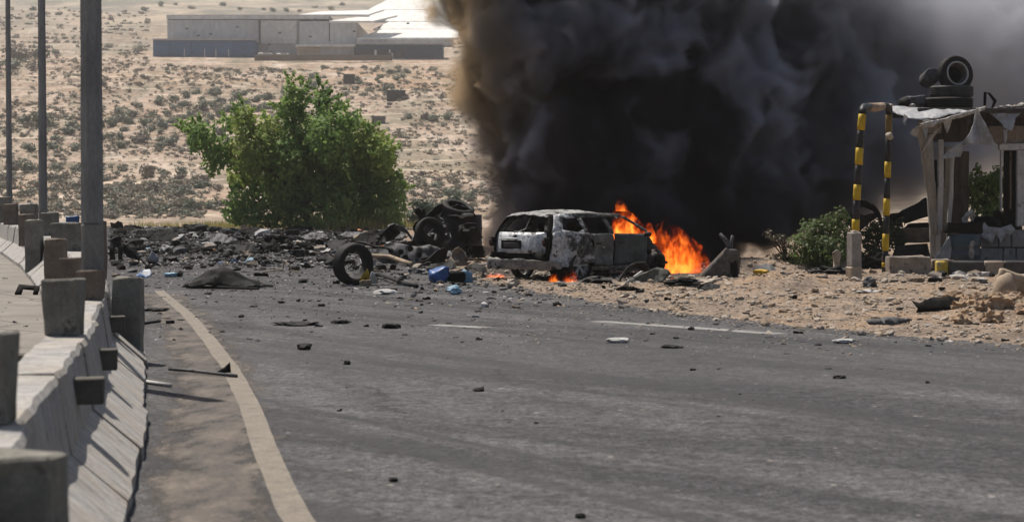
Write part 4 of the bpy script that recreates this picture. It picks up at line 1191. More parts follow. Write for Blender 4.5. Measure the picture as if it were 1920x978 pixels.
MB().bbox((-0.045, 0.13, 0.925), (0.03, 0.40, 0.028), (0, 0, 0), 0.01).build('trim_strip', M_RIM, gate)
mb = MB(); mb.lathe([(0.0, 0.012), (0.034, 0.012), (0.045, 0.0), (0.034, -0.012), (0.0, -0.012)], 16, Matrix.Translation((0.005, 0.06, 0.985)) @ Matrix.Rotation(R(-75), 4, 'Y') @ Matrix.Diagonal((.8, 1.25, 1, 1)))
mb.build('badge', M_EMBLEM, gate, True)
for sg in (-1, 1):
    mb = MB(); mb.bbox((0.06, sg * 0.775, 0.86), (0.14, 0.13, 0.2), (0, 0, R(-24 * sg)), 0.03, 0, 1, 0.012)
    lt = mb.build('tail_light', M_SOOT, car, True)
    MB().bbox((-0.01, sg * 0.765, 0.86), (0.04, 0.07, 0.11), (0, 0, R(-20 * sg)), 0.012).build('lens', M_RED, lt, True)
# rear bumper, scorched at the upper edge
bp = MB()
def bump_fn(s_, z):
    # s_ runs round the corner from side to side
    a = abs(s_); sg = 1 if s_ >= 0 else -1
    if a < 0.66: x, y = -0.085, a
    else:
        k = min(1, (a - 0.66) / 0.30); th = k * math.pi / 2
        x, y = -0.085 + 0.22 * (1 - math.cos(th)), 0.66 + 0.235 * math.sin(th)
        if a > 0.96: x += a - 0.96
    return (x + 0.03 * sstep(.45, .58, z) + 0.018 * fbm(s_ * 2, z * 4, 3, 3), sg * y, z)
panel(bp, torn([(-1.22, 0.27), (1.02, 0.26), (1.0, 0.50), (0.9, 0.52), (0.3, 0.47), (-0.2, 0.50), (-0.7, 0.46), (-1.2, 0.42)], .07, .016, 12), 0.06, bump_fn, 0.025)
M_BUMP = dirty('pale_scorched_bumper', (0.10, 0.095, 0.09), (0.34, 0.325, 0.30), 3, 0.75, 0.6, ((0.02, 0.02, 0.02), 0.55, 4))
bp.build('rear_bumper', M_BUMP, car, True)
sk = MB(); panel(sk, [(-0.8, 0.47), (0.8, 0.47), (0.76, 0.63), (-0.76, 0.63)], 0.1, lambda y, z: (0.0 + .03 * fbm(y * 3, z * 3, 1, 3), y, z), 0.02)
sk.build('crash_bar', M_SOOT, car, True)
# dark inside: floor, rear shelf, seats, dashboard
MB().bbox((2.1, 0, 0.32), (3.7, 1.62, 0.06), (0, 0, 0), 0.02).build('floor_pan', M_SOOT, car)
mb = MB(); mb.bbox((0.42, 0, 0.55), (0.6, 1.5, 0.5), (0, 0, 0), 0.05, 0, 2, .03); mb.build('boot_tray', M_SOOT, car)
for (x, y) in ((1.35, 0.45), (1.35, -0.42), (2.30, 0.42), (2.30, -0.42)):
    mb = MB(); mb.bbox((x, y, 0.82), (0.16, 0.46, 0.62), (0, R(-14), 0), 0.06, 0, 2, .03)
    mb.bbox((x - 0.13, y, 1.17), (0.09, 0.22, 0.16), (0, R(-14), 0), 0.03)
    mb.bbox((x + 0.25, y, 0.52), (0.5, 0.46, 0.16), (0, R(4), 0), 0.05, 0, 1, .02)
    mb.build('seat', M_SOOT, car, True)
mb = MB(); mb.bbox((3.05, 0, 0.82), (0.3, 1.4, 0.25), (0, 0, 0), 0.08, 0, 2, .04); mb.build('dashboard', M_SOOT, car, True)
mb = MB(); mb.bbox((3.65, 0, 0.55), (0.7, 0.8, 0.45), (0, 0, 0), 0.08, 0, 3, .09); mb.build('engine', M_CHAR, car, True)
def wheel(x, y, sgn, tyre=True, drop=0.0, tilt=0.0, tr=0.315):
    M_ = Matrix.Translation((x, y, WZ - 0.02 - drop)) @ Matrix.Rotation(R(90 * sgn) + tilt, 4, 'X')
    mb = MB()
    mb.lathe([(0.235, 0.085), (0.26, 0.095), (tr - .02, 0.085), (tr, 0.05), (tr, -0.05), (tr - .02, -0.085), (0.26, -0.095), (0.235, -0.085)], 30, M_, 0, True)
    w_ = mb.build('wheel', M_RUBBER if tyre else M_CHAR, car, True)
    r_ = MB()
    r_.lathe([(0.235, 0.088), (0.245, 0.075), (0.215, 0.0), (0.22, -0.09), (0.235, -0.085)], 30, M_, 0, True)
    r_.lathe([(0.0, 0.055), (0.05, 0.06), (0.06, 0.03), (0.0, 0.02)], 16, M_)
    for k in range(5):
        a = 2 * math.pi * k / 5 + 0.3
        for o_ in (-0.17, 0.17):
            p0 = M_ @ Vector((0.045 * math.cos(a), 0.045 * math.sin(a), 0.045)); p1 = M_ @ Vector((0.228 * math.cos(a + o_), 0.228 * math.sin(a + o_), 0.07))
            r_.tube([p0, p1], 0.022, 6)
    r_.build('rim', M_RIM if tyre else M_CHAR, w_, True)
    d_ = MB().lathe([(0.0, 0.0), (0.14, 0.0), (0.14, -0.02), (0.0, -0.02)], 20, M_); d_.build('brake_disc', M_CHAR, w_)
wheel(AX_R, -0.80, 1); wheel(AX_R, 0.80, -1); wheel(AX_F, -0.78, 1, False, 0.03, R(14), 0.30); wheel(AX_F, 0.78, -1, False)
mb = MB(); mb.lathe([(0.40, 0.0), (0.40, 0.5)], 18, Matrix.Translation((AX_R, -0.35, WZ)) @ Matrix.Rotation(R(90), 4, 'X')); mb.build('wheel_arch', M_SOOT, car, True)
mb = MB(); mb.bbox((3.02, -1.0, 0.99), (0.10, 0.16, 0.11), (0, 0, R(12)), 0.03, 0, 1, .02); mb.build('wing_mirror', M_CHAR, car, True)

# ------------------------------------------------------------------ flames
def flame_mat(name, k, sc=5.0, thr=0.5, seed=0):
    t = NT(name)
    v = t.coord('Generated'); s_ = t.n('SeparateXYZ', {0: v})
    P = t.n('NewGeometry').outputs['Position']
    mp_ = t.n('Mapping', {'Vector': P, 'Scale': (1, 1, 0.5), 'Location': (seed, 0, -seed)}).outputs[0]
    wc = t.n('TexNoise', {'Vector': mp_, 'Scale': sc * 0.7, 'Detail': 2.0}).outputs['Color']
    off = t.n('VectorMath', {0: wc, 1: (0.5, 0.5, 0.5)}, operation='SUBTRACT').outputs[0]
    wp = t.n('VectorMath', {0: off, 1: (0.5, 0.5, 0.4), 2: mp_}, operation='MULTIPLY_ADD').outputs[0]
    nz = t.noise(wp, sc, 6, 0.66)
    cx = t.math('MULTIPLY_ADD', s_.outputs[0], 2.0, -1.0); cy_ = t.math('MULTIPLY_ADD', s_.outputs[1], 2.0, -1.0)
    r2 = t.math('ADD', t.math('MULTIPLY', cx, cx), t.math('MULTIPLY', cy_, cy_))
    env = t.math('SUBTRACT', 1.0, t.math('MULTIPLY', r2, 0.55))
    env = t.math('SUBTRACT', env, t.math('MULTIPLY', t.math('POWER', s_.outputs[2], 1.5), 0.75))
    val = t.math('ADD', nz, t.math('MULTIPLY_ADD', env, 0.34, -0.24))
    d_ = t.n('MapRange', {0: val, 1: thr, 2: thr + 0.11, 3: 0.0, 4: 1.0}).outputs[0]
    core = t.n('MapRange', {0: val, 1: thr + 0.02, 2: thr + 0.24, 3: 0.0, 4: 1.0}).outputs[0]
    colr = t.ramp(core, [(0.0, (0.9, 0.04, 0.003)), (0.4, (1.0, 0.15, 0.01)), (1.0, (1.0, 0.42, 0.06))])
    stg = t.math('MULTIPLY', d_, t.math('MULTIPLY_ADD', core, k * 1.3, k * 0.75))
    em = t.n('Emission', {0: colr, 1: stg})
    ab = t.n('VolumeAbsorption', {0: (0.2, 0.12, 0.08, 1), 'Density': t.math('MULTIPLY', d_, 1.6)})
    add = t.n('AddShader', {0: em, 1: ab})
    t.t.links.new(add.outputs[0], t.out.inputs['Volume'])
    t.m.cycles.volume_step_rate = 0.25
    return t.m
M_FIRE = flame_mat('orange_flame', 3.3, 6.2, 0.445, 1.0)
M_FIRE2 = flame_mat('orange_flame_small', 4.6, 9.0, 0.46, 3.0)
M_FIRE3 = flame_mat('cabin_flame', 4.2, 6.5, 0.43, 5.0)
def flame(name, label, stations, Y, dy, m, seed, parent=None):
    """stations: (py, px left, px right) from the foot up, in the photograph at depth Y"""
    mb = MB(); n = 18
    base = at((stations[0][1] + stations[0][2]) / 2, stations[0][0], Y)
    for i, (py, a, b) in enumerate(stations):
        p0, p1 = at(a, py, Y), at(b, py, Y)
        c = (p0 + p1) / 2 - base; hx = (p1.x - p0.x) / 2; hy = dy * (1 - 0.6 * i / (len(stations) - 1))
        for k in range(n):
            an = 2 * math.pi * k / n
            q = 1 + 0.12 * N3(math.cos(an) * 2 + seed, math.sin(an) * 2, i * .9)
            mb.v.append(c + Vector((hx * q * math.cos(an), hy * q * math.sin(an), 0.02 * N3(k, i, seed))))
    for i in range(len(stations) - 1):
        for k in range(n):
            k2 = (k + 1) % n
            mb.f.append((i * n + k, i * n + k2, (i + 1) * n + k2, (i + 1) * n + k)); mb.mi.append(0)
    mb.f.append(tuple(reversed(range(n)))); mb.mi.append(0)
    e_ = (len(stations) - 1) * n
    mb.f.append(tuple(e_ + k for k in range(n))); mb.mi.append(0)
    o = mb.build(name, m, parent, True)
    o.location = base
    return tag(o, label, 'flame', 'flames on and under the burning car')
flame('flame', 'largest orange flame pouring from the front of the car', [(520, 1246, 1330), (500, 1236, 1334), (480, 1224, 1330), (460, 1210, 1316), (440, 1202, 1294), (422, 1200, 1268), (404, 1206, 1248)], 47.9, 0.40, M_FIRE, 1)
flame('flame', 'orange flame filling the front side window of the car', [(450, 1146, 1212), (430, 1142, 1210), (412, 1140, 1200), (396, 1142, 1184), (384, 1150, 1172)], 46.95, 0.26, M_FIRE3, 2)
flame('flame', 'small orange flame licking the ground beside the rear wheel', [(530, 1052, 1088), (520, 1052, 1088), (508, 1058, 1082), (499, 1064, 1078)], 43.7, 0.14, M_FIRE2, 3)
flame('flame', 'low flame under the rear bumper of the car', [(528, 1026, 1052), (520, 1028, 1050), (511, 1034, 1046)], 43.9, 0.12, M_FIRE2, 4)
flame('flame', 'tiny flame on the ground beyond the bent bumper', [(534, 1248, 1272), (524, 1252, 1268), (514, 1256, 1264)], 43.4, 0.12, M_FIRE2, 5)
flame('flame', 'thin red glow under the left rear corner of the car', [(520, 908, 955), (513, 910, 952), (508, 916, 946)], 44.4, 0.12, M_FIRE2, 6)
flame('flame', 'narrow orange flame over the burning bonnet between the window and the largest flame', [(456, 1200, 1236), (444, 1198, 1234), (430, 1202, 1226), (416, 1206, 1220)], 47.5, 0.25, M_FIRE3, 7)
flame('flame', 'faint red flame above the windscreen of the car', [(396, 1150, 1180), (386, 1152, 1176), (374, 1158, 1170)], 46.6, 0.14, M_FIRE2, 8)
# ------------------------------------------------------------------ scrap, wreckage and litter
M_SCRAP = dirty('charred_scrap', (0.008, 0.008, 0.0085), (0.026, 0.0255, 0.026), 4, 0.8, 0.5, ((0.08, 0.077, 0.075), 0.68, 6), spec=0.2)
M_SCRAPG = dirty('grey_scrap', (0.045, 0.045, 0.05), (0.13, 0.13, 0.14), 4, 0.7, 0.5, ((0.02, 0.02, 0.02), 0.6, 6), spec=0.3)
M_SLATE = dirty('slate_drum_paint', (0.016, 0.019, 0.028), (0.034, 0.038, 0.05), 2, 0.6, 0.3, spec=0.35)
M_PALE = dirty('pale_scrap', (0.36, 0.35, 0.34), (0.62, 0.61, 0.60), 5, 0.8, 0.3)
M_TANS = dirty('tan_stone', (0.30, 0.23, 0.17), (0.46, 0.37, 0.28), 4, 0.95, 0.6, spec=0.1)
M_STONE = dirty('pale_stone', (0.34, 0.29, 0.24), (0.54, 0.47, 0.40), 4, 0.95, 0.6, spec=0.1)
M_BLUE = dirty('blue_plastic', (0.010, 0.06, 0.22), (0.025, 0.13, 0.40), 4, 0.45, 0.2, ((0.25, 0.34, 0.5), 0.66, 5), spec=0.5)
M_LBLUE = dirty('faded_blue_plastic', (0.10, 0.22, 0.34), (0.26, 0.42, 0.55), 5, 0.5, 0.2)
M_YELLOW = dirty('yellow_scrap', (0.42, 0.26, 0.02), (0.62, 0.42, 0.05), 5, 0.6, 0.3)
M_ORANGE = dirty('orange_scrap', (0.35, 0.10, 0.02), (0.50, 0.17, 0.04), 5, 0.6, 0.3)
M_DARKR = M_RUBBER
def sheet(name, label, cat, outline, Y, m, fn=None, thick=0.03, sp=0.12, rag=0.0, seed=0, parent=None, z0=None, grp=None, smooth=True):
    """bent metal or cloth: outline in photo pixels at depth Y, then pushed about by fn(u, w) -> depth, where u is across and w is up (metres)"""
    P_ = [at(a, b, Y) for a, b in outline]
    bx = sum(p.x for p in P_) / len(P_); bz = min(p.z for p in P_)
    O = Vector((bx, Y, bz))
    poly = [(p.x - bx, p.z - bz) for p in P_]
    if rag: poly = torn(poly, rag * 2.5, rag * .5, seed)
    fn = fn or (lambda u, w: 0.0)
    mb = MB()
    panel(mb, poly, sp, lambda u, w: (u, fn(u, w) + 0.25 * thick * N3(u * 5, w * 5, seed), w), thick)
    o = mb.build(name, m, parent, smooth)
    if parent is None:
        o.location = O
        tag(o, label, cat, grp)
    return o
cr = lambda a, f, s: (lambda u, w: a * fbm(u * f, w * f, s, 3))
# the standing tyre with its torn tread
def tyre_mb(Rr, rr_, w, M_, n=40, mb=None, grooves=True):
    mb = mb or MB()
    prof = [(rr_, w * .40), (lerp(rr_, Rr, .35), w * .52), (lerp(rr_, Rr, .75), w * .52), (Rr - .015, w * .44)]
    if grooves:
        for g in (0.30, 0.10, -0.10, -0.30):
            prof += [(Rr, w * (g + .055)), (Rr, w * (g + .02)), (Rr - .018, w * (g + .015)), (Rr - .018, w * (g - .015))]
    prof += [(Rr - .015, -w * .44), (lerp(rr_, Rr, .75), -w * .52), (lerp(rr_, Rr, .35), -w * .52), (rr_, -w * .40), (rr_ + .02, 0)]
    mb.lathe(prof, n, M_, 0, True)
    return mb
p_ = G(662, 534)
ty = thing('tyre', 'big black tyre standing upright on the road with torn tread trailing behind', 'tyre', p_)
Mt = Matrix.Translation((0.0, 0, 0.42)) @ Matrix.Rotation(R(38), 4, 'Z') @ Matrix.Rotation(R(4), 4, 'Y') @ Matrix.Rotation(R(90), 4, 'X')
tyre_mb(0.425, 0.285, 0.30, Mt).build('casing', M_RUBBER, ty, True)
fl = MB(); fl.grid(14, 4, lambda u, w: (lerp(0.02, 0.80, u), 0.15 + 0.3 * w + .05 * N3(u * 3, w, 1), 0.845 + 0.02 * math.sin(u * 9) - 0.16 * u * u + .03 * N3(u * 5, w * 3, 3)))
fb = bmesh.new(); me_ = fl.mesh('tread_flap'); fb.from_mesh(me_); bmesh.ops.solidify(fb, geom=fb.faces[:], thickness=0.03)
MB().bm(fb).build('tread_flap', M_RUBBER, ty, True)
sheet('yellow_scrap', 'bright yellow scrap leaning inside the standing tyre', 'scrap', [(672, 527), (688, 503), (694, 520), (690, 530), (680, 531)], 42.9, M_YELLOW, cr(.12, 6, 3), .02, .04)
sheet('torn_sheet', 'torn pale grey sheet on the ground right of the standing tyre', 'scrap', [(689, 532), (697, 508), (706, 520), (709, 531)], 42.6, M_PALE, cr(.15, 5, 5), .015, .05)
# black wing panel lying in the road
p_ = G(418, 541)
def wing_fn(u, w):
    return (u, 0.55 * w - 0.0 + 0.03 * fbm(u * 3, w * 3, 2, 3), max(0.0, (0.37 * math.exp(-((u + .05) / .52) ** 2) * max(0.0, 1 - (abs(w - .42) / .62) ** 2) + 0.05 * fbm(u * 4, w * 5, 1, 3) + .05 * abs(N3(u * 2.2 + w * 3, w * 1.2, 6)))))
mb = MB()
panel(mb, torn([(-0.80, 0.0), (-0.3, -0.16), (0.45, -0.2), (0.78, 0.05), (0.76, 0.45), (0.6, 0.8), (0.0, 1.0), (-0.5, 0.75)], .15, .02, 4), 0.07, wing_fn, 0.03)
w_ = mb.build('fallen_wing_panel', M_SCRAP, None, True); w_.location = (p_.x, p_.y, 0.02)
tag(w_, 'large black crumpled wing panel lying alone on the road near the edge line', 'car panel')
for a, b, c, d, l_ in ((350, 540, 485, 543, 'thin black strip under the large wing panel'), (470, 536, 510, 538, 'short black strip sticking out right of the large wing panel')):
    q0, q1 = G(a, b), G(c, d)
    o = MB().tube([(0, 0, 0.02), ((q1 - q0) * .5) + Vector((0, 0, .035)), (q1 - q0) + Vector((0, 0, .02))], 0.03, 6).build('black_strip', M_SCRAP); o.location = q0
    tag(o, l_, 'scrap')
# heap of wreckage beside the car
WY = 58.5
def drum(px, py0, py1, wpx, Y, m, label, cat='drum', name='steel_drum'):
    a, b = at(px, py1, Y), at(px, py0, Y); h = b.z - max(0, a.z); r_ = wpx / 2 * Y / FPX
    o = thing(name, label, cat, (a.x, Y, max(0, a.z)))
    mb = MB(); pr = [(0, 0), (r_ * .97, 0), (r_, .03)]
    for q in (0.33, 0.66): pr += [(r_, h * q - .03), (r_ * 1.03, h * q), (r_, h * q + .03)]
    pr += [(r_, h - .03), (r_ * .98, h), (r_ * .9, h - .02), (0, h - .02)]
    mb.lathe(pr, 32)
    for v_ in mb.v: v_ += Vector((v_.x, v_.y, 0)).normalized() * 0.03 * fbm(v_.x * 2, v_.y * 2, v_.z * 1.4 + px, 3) if v_.xy.length > .1 else Vector()
    mb.build('shell', m, o, True)
    return o
drum(866, 402, 480, 76, 58, M_SLATE, 'large dark slate drum upright in the wreckage beside the car')
sheet('crumpled_panel', 'grey crumpled upright panel against the slate drum', 'car panel', [(776, 482), (772, 455), (780, 425), (790, 405), (812, 400), (828, 408), (842, 424), (838, 440), (826, 470), (822, 492), (800, 494)], 57.2, M_SCRAPG, lambda u, w: 0.35 * math.sin(u * 4 + w * 1.5) + .14 * fbm(u * 3, w * 3, 2, 3), .03, .09, .04, 1)
sheet('bent_wing', 'black bent wing panel on top of the wreckage pointing up', 'car panel', [(799, 408), (806, 396), (820, 383), (834, 379), (840, 388), (830, 397), (815, 406)], 57.4, M_SCRAP, cr(.3, 3, 4), .05, .06)
sheet('black_hook', 'small black hooked scrap on the wreckage left of the bent wing', 'scrap', [(778, 393), (784, 389), (790, 396), (794, 390), (798, 402), (796, 424), (786, 424), (786, 404), (780, 400)], 57.3, M_SCRAP, cr(.1, 4, 7), .05, .06)
def arch_shell(name, label, px0, px1, py0, py1, Y, m, lean=.0, depth=.7, seed=0, cat='car panel', thick=.035, z0=None):
    a, b = at(px0, py1, Y), at(px1, py0, Y)
    w = b.x - a.x; h = b.z - a.z
    O = Vector((a.x + w / 2, Y, a.z))
    mb = MB()
    mb.grid(22, 8, lambda u, v_: ((u - .5) * w, (v_ - .5) * depth + lean * math.sin(u * math.pi), h * (math.sin(u * math.pi) ** .55) * (1 - .25 * v_) + .05 * fbm(u * 4, v_ * 4, seed, 3)))
    bm = bmesh.new(); bm.from_mesh(mb.mesh('tmp')); bmesh.ops.solidify(bm, geom=bm.faces[:], thickness=thick)
    o = MB().bm(bm).build(name, m, None, True); o.location = O
    return tag(o, label, cat)
arch_shell('curved_wing', 'curved black wing arching over the slate drum', 826, 892, 384, 406, 57.8, M_SCRAP, .1, .8, 3)
sheet('white_strip', 'white bent strip under the curved wing on the drum', 'scrap', [(838, 404), (862, 400), (888, 400), (888, 404), (874, 406), (866, 410), (858, 405)], 57.2, M_PALE, cr(.05, 4, 1), .02, .05)
arch_shell('dark_bonnet', 'rounded dark bonnet lying at the left end of the wreckage', 708, 778, 420, 462, 60, M_SLATE, .1, 1.0, 5)
sheet('holed_panel', 'low grey panel pierced with holes in front of the wreckage', 'car panel', [(700, 470), (730, 455), (770, 462), (805, 460), (826, 468), (812, 484), (790, 494), (740, 500), (716, 494), (704, 482)], 55.5, M_SCRAPG, lambda u, w: 0.5 * w + .16 * fbm(u * 2.4, w * 2.4, 8, 3), .03, .08, .05, 3)
for i, (px, py) in enumerate([(733, 470), (752, 472), (770, 466), (786, 478), (760, 482)]):
    o = MB().lathe([(0, 0), (.07, 0), (.075, .02), (.05, .03), (0, .02)], 10, Matrix.Rotation(R(90), 4, 'X')).build('burnt_cap', M_SOOT); o.location = at(px, py, 55.0 - .05 * i)
    tag(o, 'small round black cap stuck on the low grey holed panel', 'scrap', 'black caps on the holed panel')
sheet('curved_black_strip', 'black curved bumper strip below the wreckage right of the holed panel', 'bumper', [(780, 492), (800, 486), (818, 470), (832, 464), (838, 470), (834, 486), (824, 498), (800, 506), (776, 506)], 54.2, M_SCRAP, lambda u, w: .3 * math.sin(u * 3) + .08 * fbm(u * 3, w * 3, 5, 3), .04, .07)
sheet('tan_crumpled_sheet', 'tan crumpled sheet at the foot of the slate drum', 'scrap', [(838, 500), (848, 470), (860, 462), (870, 470), (876, 490), (880, 502), (860, 508)], 53.5, dirty('tan_sheet', (.16, .13, .11), (.30, .25, .21), 4), cr(.3, 3, 6), .02, .07, .03, 2)

wo = thing('wrecked_car', 'crushed black car wreck of bent panels by the slate drum', 'car wreck', (at(780, 480, 57).x, 57, 0))
def adopt(o, label=None):
    o.parent = wo; o.location = o.location - wo.location
    for k in ('category', 'group'):
        if k in o: del o[k]
for nm in ('crumpled_panel', 'bent_wing', 'black_hook', 'curved_wing', 'white_strip', 'dark_bonnet', 'holed_panel', 'curved_black_strip'):
    adopt(bpy.data.objects[nm])
hp_ = bpy.data.objects['holed_panel']
for o in [q for q in bpy.data.objects if q.name.startswith('burnt_cap')]:
    o.parent = hp_; o.location = o.location - wo.location - hp_.location
    for k in ('category', 'group', 'label'): del o[k]
def rod(pxs, r_, m, label, name='bent_rod', cat='rod', zs=None, n=7):
    P_ = [G(a, b) + Vector((0, 0, (zs[i] if zs else r_))) for i, (a, b) in enumerate(pxs)]
    O = Vector((P_[0].x, P_[0].y, 0))
    o = MB().tube([p - O for p in P_], r_, n).build(name, m, None, True); o.location = O
    return tag(o, label, cat)
rod([(697, 494), (730, 494), (755, 497), (771, 501)], .06, M_TANS, 'pale tan bent rod in front of the wreckage', zs=[.2, .18, .1, .08])
rod([(709, 523), (735, 530), (760, 536), (782, 540)], .04, M_SCRAP, 'black rod on the road right of the standing tyre', zs=[.12, .08, .05, .04])
rod([(812, 474), (834, 468), (850, 474), (856, 485)], .045, M_SCRAP, 'thin black curved rod over the tan crumpled sheet', zs=[.3, .5, .4, .1])
rod([(243, 612), (300, 604)], .02, M_SCRAP, 'thin rod by the gutter')
rod([(316, 700), (360, 700), (400, 705), (444, 708)], .018, M_SCRAPG, 'long thin rod lying across the cream edge line', zs=[.05, .03, .03, .02])
rod([(268, 718), (320, 726)], .02, M_PALE, 'short pale rod beside the gutter')
sheet('triangular_scrap', 'black triangular scrap standing on the cream edge line', 'scrap', [(402, 700), (418, 690), (431, 678), (433, 698)], G(418, 700).y, M_SCRAP, cr(.05, 8, 3), .012, .04)
# blue plastic with a black opening
p_ = G(840, 529)
bl = thing('blue_container', 'crushed bright blue plastic container with a black gaping side in front of the wreckage', 'container', p_)
mb = MB(); mb.bbox((-0.19, 0, .15), (.40, .4, .30), (R(6), R(-14), R(20)), .05, 0, 3, .07); mb.build('shell', M_BLUE, bl, True)
mb = MB(); mb.bbox((.18, .02, .12), (.42, .36, .22), (0, R(8), R(-10)), .05, 0, 3, .06); mb.build('opening', M_SOOT, bl, True)
mb = MB(); panel(mb, torn([(.30, 0), (.52, -.02), (.50, .2), (.3, .24)], .06, .02, 3), .05, lambda u, w: (u, -.1 + .06 * fbm(u * 5, w * 5, 1, 3), w + .02), .02); mb.build('torn_flap', M_LBLUE, bl, True)
o = MB().tri_lump((0, 0, .08), .13, 4, 2, .5, (1, 1, .7)).build('blue_rag', M_LBLUE); o.location = G(852, 552); tag(o, 'small crumpled pale blue rag on the road below the blue container', 'rag')
o = MB().tri_lump((0, 0, .05), .12, 5, 2, .5, (1.7, 1, .45)).build('white_rag', M_PALE); o.location = G(722, 552); tag(o, 'small white rag on the road in front of the black rod', 'rag')
o = MB().tri_lump((0, 0, .03), .09, 6, 2, .5, (1.7, 1, .4)).build('white_rag', M_PALE); o.location = G(1162, 642); tag(o, 'white scrap alone on the asphalt below the long white dash', 'rag')
o = MB().tri_lump((0, 0, .03), .08, 7, 2, .5, (1.9, 1, .4)).build('white_rag', M_PALE); o.location = G(1582, 643); tag(o, 'white scrap on the asphalt near the dirt shoulder on the right', 'rag')
# black lumps and slabs on the road
def lump(px, py, wpx, hpx, label, m=None, name='black_lump', seed=0, cat='scrap'):
    p_ = G(px, py); w = wpx * p_.y / FPX; h = hpx * p_.y / FPX
    mb = MB(); mb.tri_lump((0, 0, h * .42), 1.0, seed, 3 if wpx > 50 else 2, .75, (w / 2, w * .4, h * .6), 2.4)
    for v_ in mb.v: v_.z = max(-0.02, v_.z)
    o = mb.build(name, m or M_SCRAP, None, False); o.location = (p_.x, p_.y, gz(p_.x, p_.y))
    return tag(o, label, cat)
lump(367, 434, 46, 14, 'large black slab shaped lump at the far edge of the road', seed=3)
lump(488, 495, 34, 15, 'round black lump on the road above the fallen wing panel', seed=5)
lump(572, 655, 28, 12, 'black block shaped scrap in the middle of the asphalt', seed=7)
lump(651, 683, 14, 8, 'small black lump alone on the asphalt right of the block shaped scrap', seed=8)
lump(1632, 542, 24, 20, 'dark pointed stone beside the concrete bollard', M_SCRAPG, 'dark_stone', 9, 'stone')
lump(898, 733, 20, 7, 'small flat black scrap low in the middle of the road', seed=10)
lump(1574, 709, 26, 6, 'thin flat black scrap on the right part of the asphalt', seed=11)
lump(738, 902, 16, 8, 'dark chip near the bottom middle of the road', seed=12)
lump(1087, 970, 20, 9, 'dark chip at the very bottom of the road', seed=13)
lump(1260, 652, 44, 6, 'long flat black scrap on the asphalt under the long white dash', seed=14)
lump(733, 615, 36, 10, 'double black scrap on the crack across the asphalt', seed=15)
lump(553, 609, 74, 6, 'long black scrap lying along the crack across the asphalt', seed=16)
lump(640, 606, 30, 7, 'bent black scrap near the crack across the asphalt', seed=17)
lump(292, 583, 44, 7, 'black flat scrap beside the tall concrete block', seed=18)
# left clutter
sheet('dark_crate', 'dark broken crate frame behind the tall concrete block', 'crate', [(206, 484), (208, 446), (224, 440), (232, 460), (230, 486), (222, 486), (222, 462), (216, 462), (216, 486)], 55, M_SCRAP, cr(.2, 3, 2), .06, .08)
sheet('dark_bent_sheet', 'dark bent sheet rising behind the broken crate', 'scrap', [(206, 446), (214, 430), (226, 452), (250, 470), (262, 486), (238, 482), (222, 462)], 57, M_SCRAP, cr(.3, 2, 5), .04, .1, .03)
sheet('pale_board', 'pale grey board leaning among the black scrap by the crate', 'board', [(276, 488), (284, 470), (298, 482), (296, 492)], 54, dirty('pale_board_paint', (.28, .28, .31), (.40, .40, .43), 3), cr(.1, 2, 5), .03, .1)
o = drum(322, 511, 521, 24, 47, M_LBLUE, 'pale blue plastic tub on the road above the fallen wing panel', 'tub', 'plastic_tub')
sheet('blue_white_rag', 'blue and white rag on the road left of the pale blue tub', 'rag', [(254, 518), (262, 508), (276, 506), (284, 516), (272, 522)], G(268, 521).y, dirty('blue_white_cloth', (.06, .14, .33), (.55, .58, .62), 5, .8, .2, lo=.45, hi=.55), lambda u, w: 1.4 * w + .1 * fbm(u * 4, w * 4, 3, 3), .015, .06)
def crate_at(px, py, Y, wpx, hpx, m, name, label, cat, rz=.3, jit=.05):
    p_ = at(px, py, Y); w = wpx * Y / FPX; h = hpx * Y / FPX
    o = MB().bbox((0, 0, h / 2), (w, w * .8, h), (0, 0, rz), .03, 0, 3, jit * w).build(name, m, None, True); o.location = p_
    return tag(o, label, cat)
crate_at(136, 429, 66, 24, 24, M_BLUE, 'blue_crate', 'dark blue crate beyond the barrier left of the thick lamp post', 'crate')
crate_at(116, 428, 64, 22, 12, M_LBLUE, 'pale_jug', 'pale blue and white jug next to the dark blue crate', 'jug')
crate_at(128, 447, 58, 42, 14, M_PALE, 'white_sack', 'white sack slumped on the barrier below the dark blue crate', 'sack', .5, .18)
crate_at(50, 398, 80, 24, 16, M_PALE, 'white_bag', 'white bag between the two thinner lamp posts', 'bag', .2, .15)
crate_at(64, 396, 82, 14, 14, M_SCRAP, 'black_bag', 'black bag right of the white bag between the thinner lamp posts', 'bag', .2, .15)
o = sheet('black_grille', 'black grille shaped scrap lying on the far carriageway', 'scrap', [(28, 553), (30, 537), (70, 540), (71, 553), (62, 553), (62, 545), (40, 543), (40, 553)], G(48, 553).y, M_SOOT, lambda u, w: 1.6 * w, .04, .06)
# leaning slab right of the fire
O = at(1352, 527, 45.5); O.z = 0.05
sl_ = thing('leaning_slab', 'dark concrete slab tipped up with a pale upper edge right of the flames', 'slab', O)
def slab_rel(a, b, dy=0): return at(a, b, 45.5 + dy) - O
P0 = [slab_rel(1308, 526), slab_rel(1364, 468), slab_rel(1384, 470), slab_rel(1388, 490), slab_rel(1382, 528)]
mb = MB(); n_ = len(P0)
panel(mb, torn([(p.x, p.z) for p in P0], .12, .012, 3), .08, lambda u, w: (u, .05 * fbm(u * 3, w * 3, 2, 3), w), .14)
mb.build('slab_face', dirty('dark_stained_slab', (.07, .065, .06), (.17, .155, .14), 4, .9, .6, ((.02, .02, .02), .58, 4)), sl_, True)
e0, e1 = P0[0] + Vector((0.0, -.02, .01)), P0[1] + Vector((.0, -.02, .02))
MB().tube([e0, e0.lerp(e1, .5) + Vector((0, 0, .01)), e1], .045, 6).build('pale_edge', M_STONE, sl_)
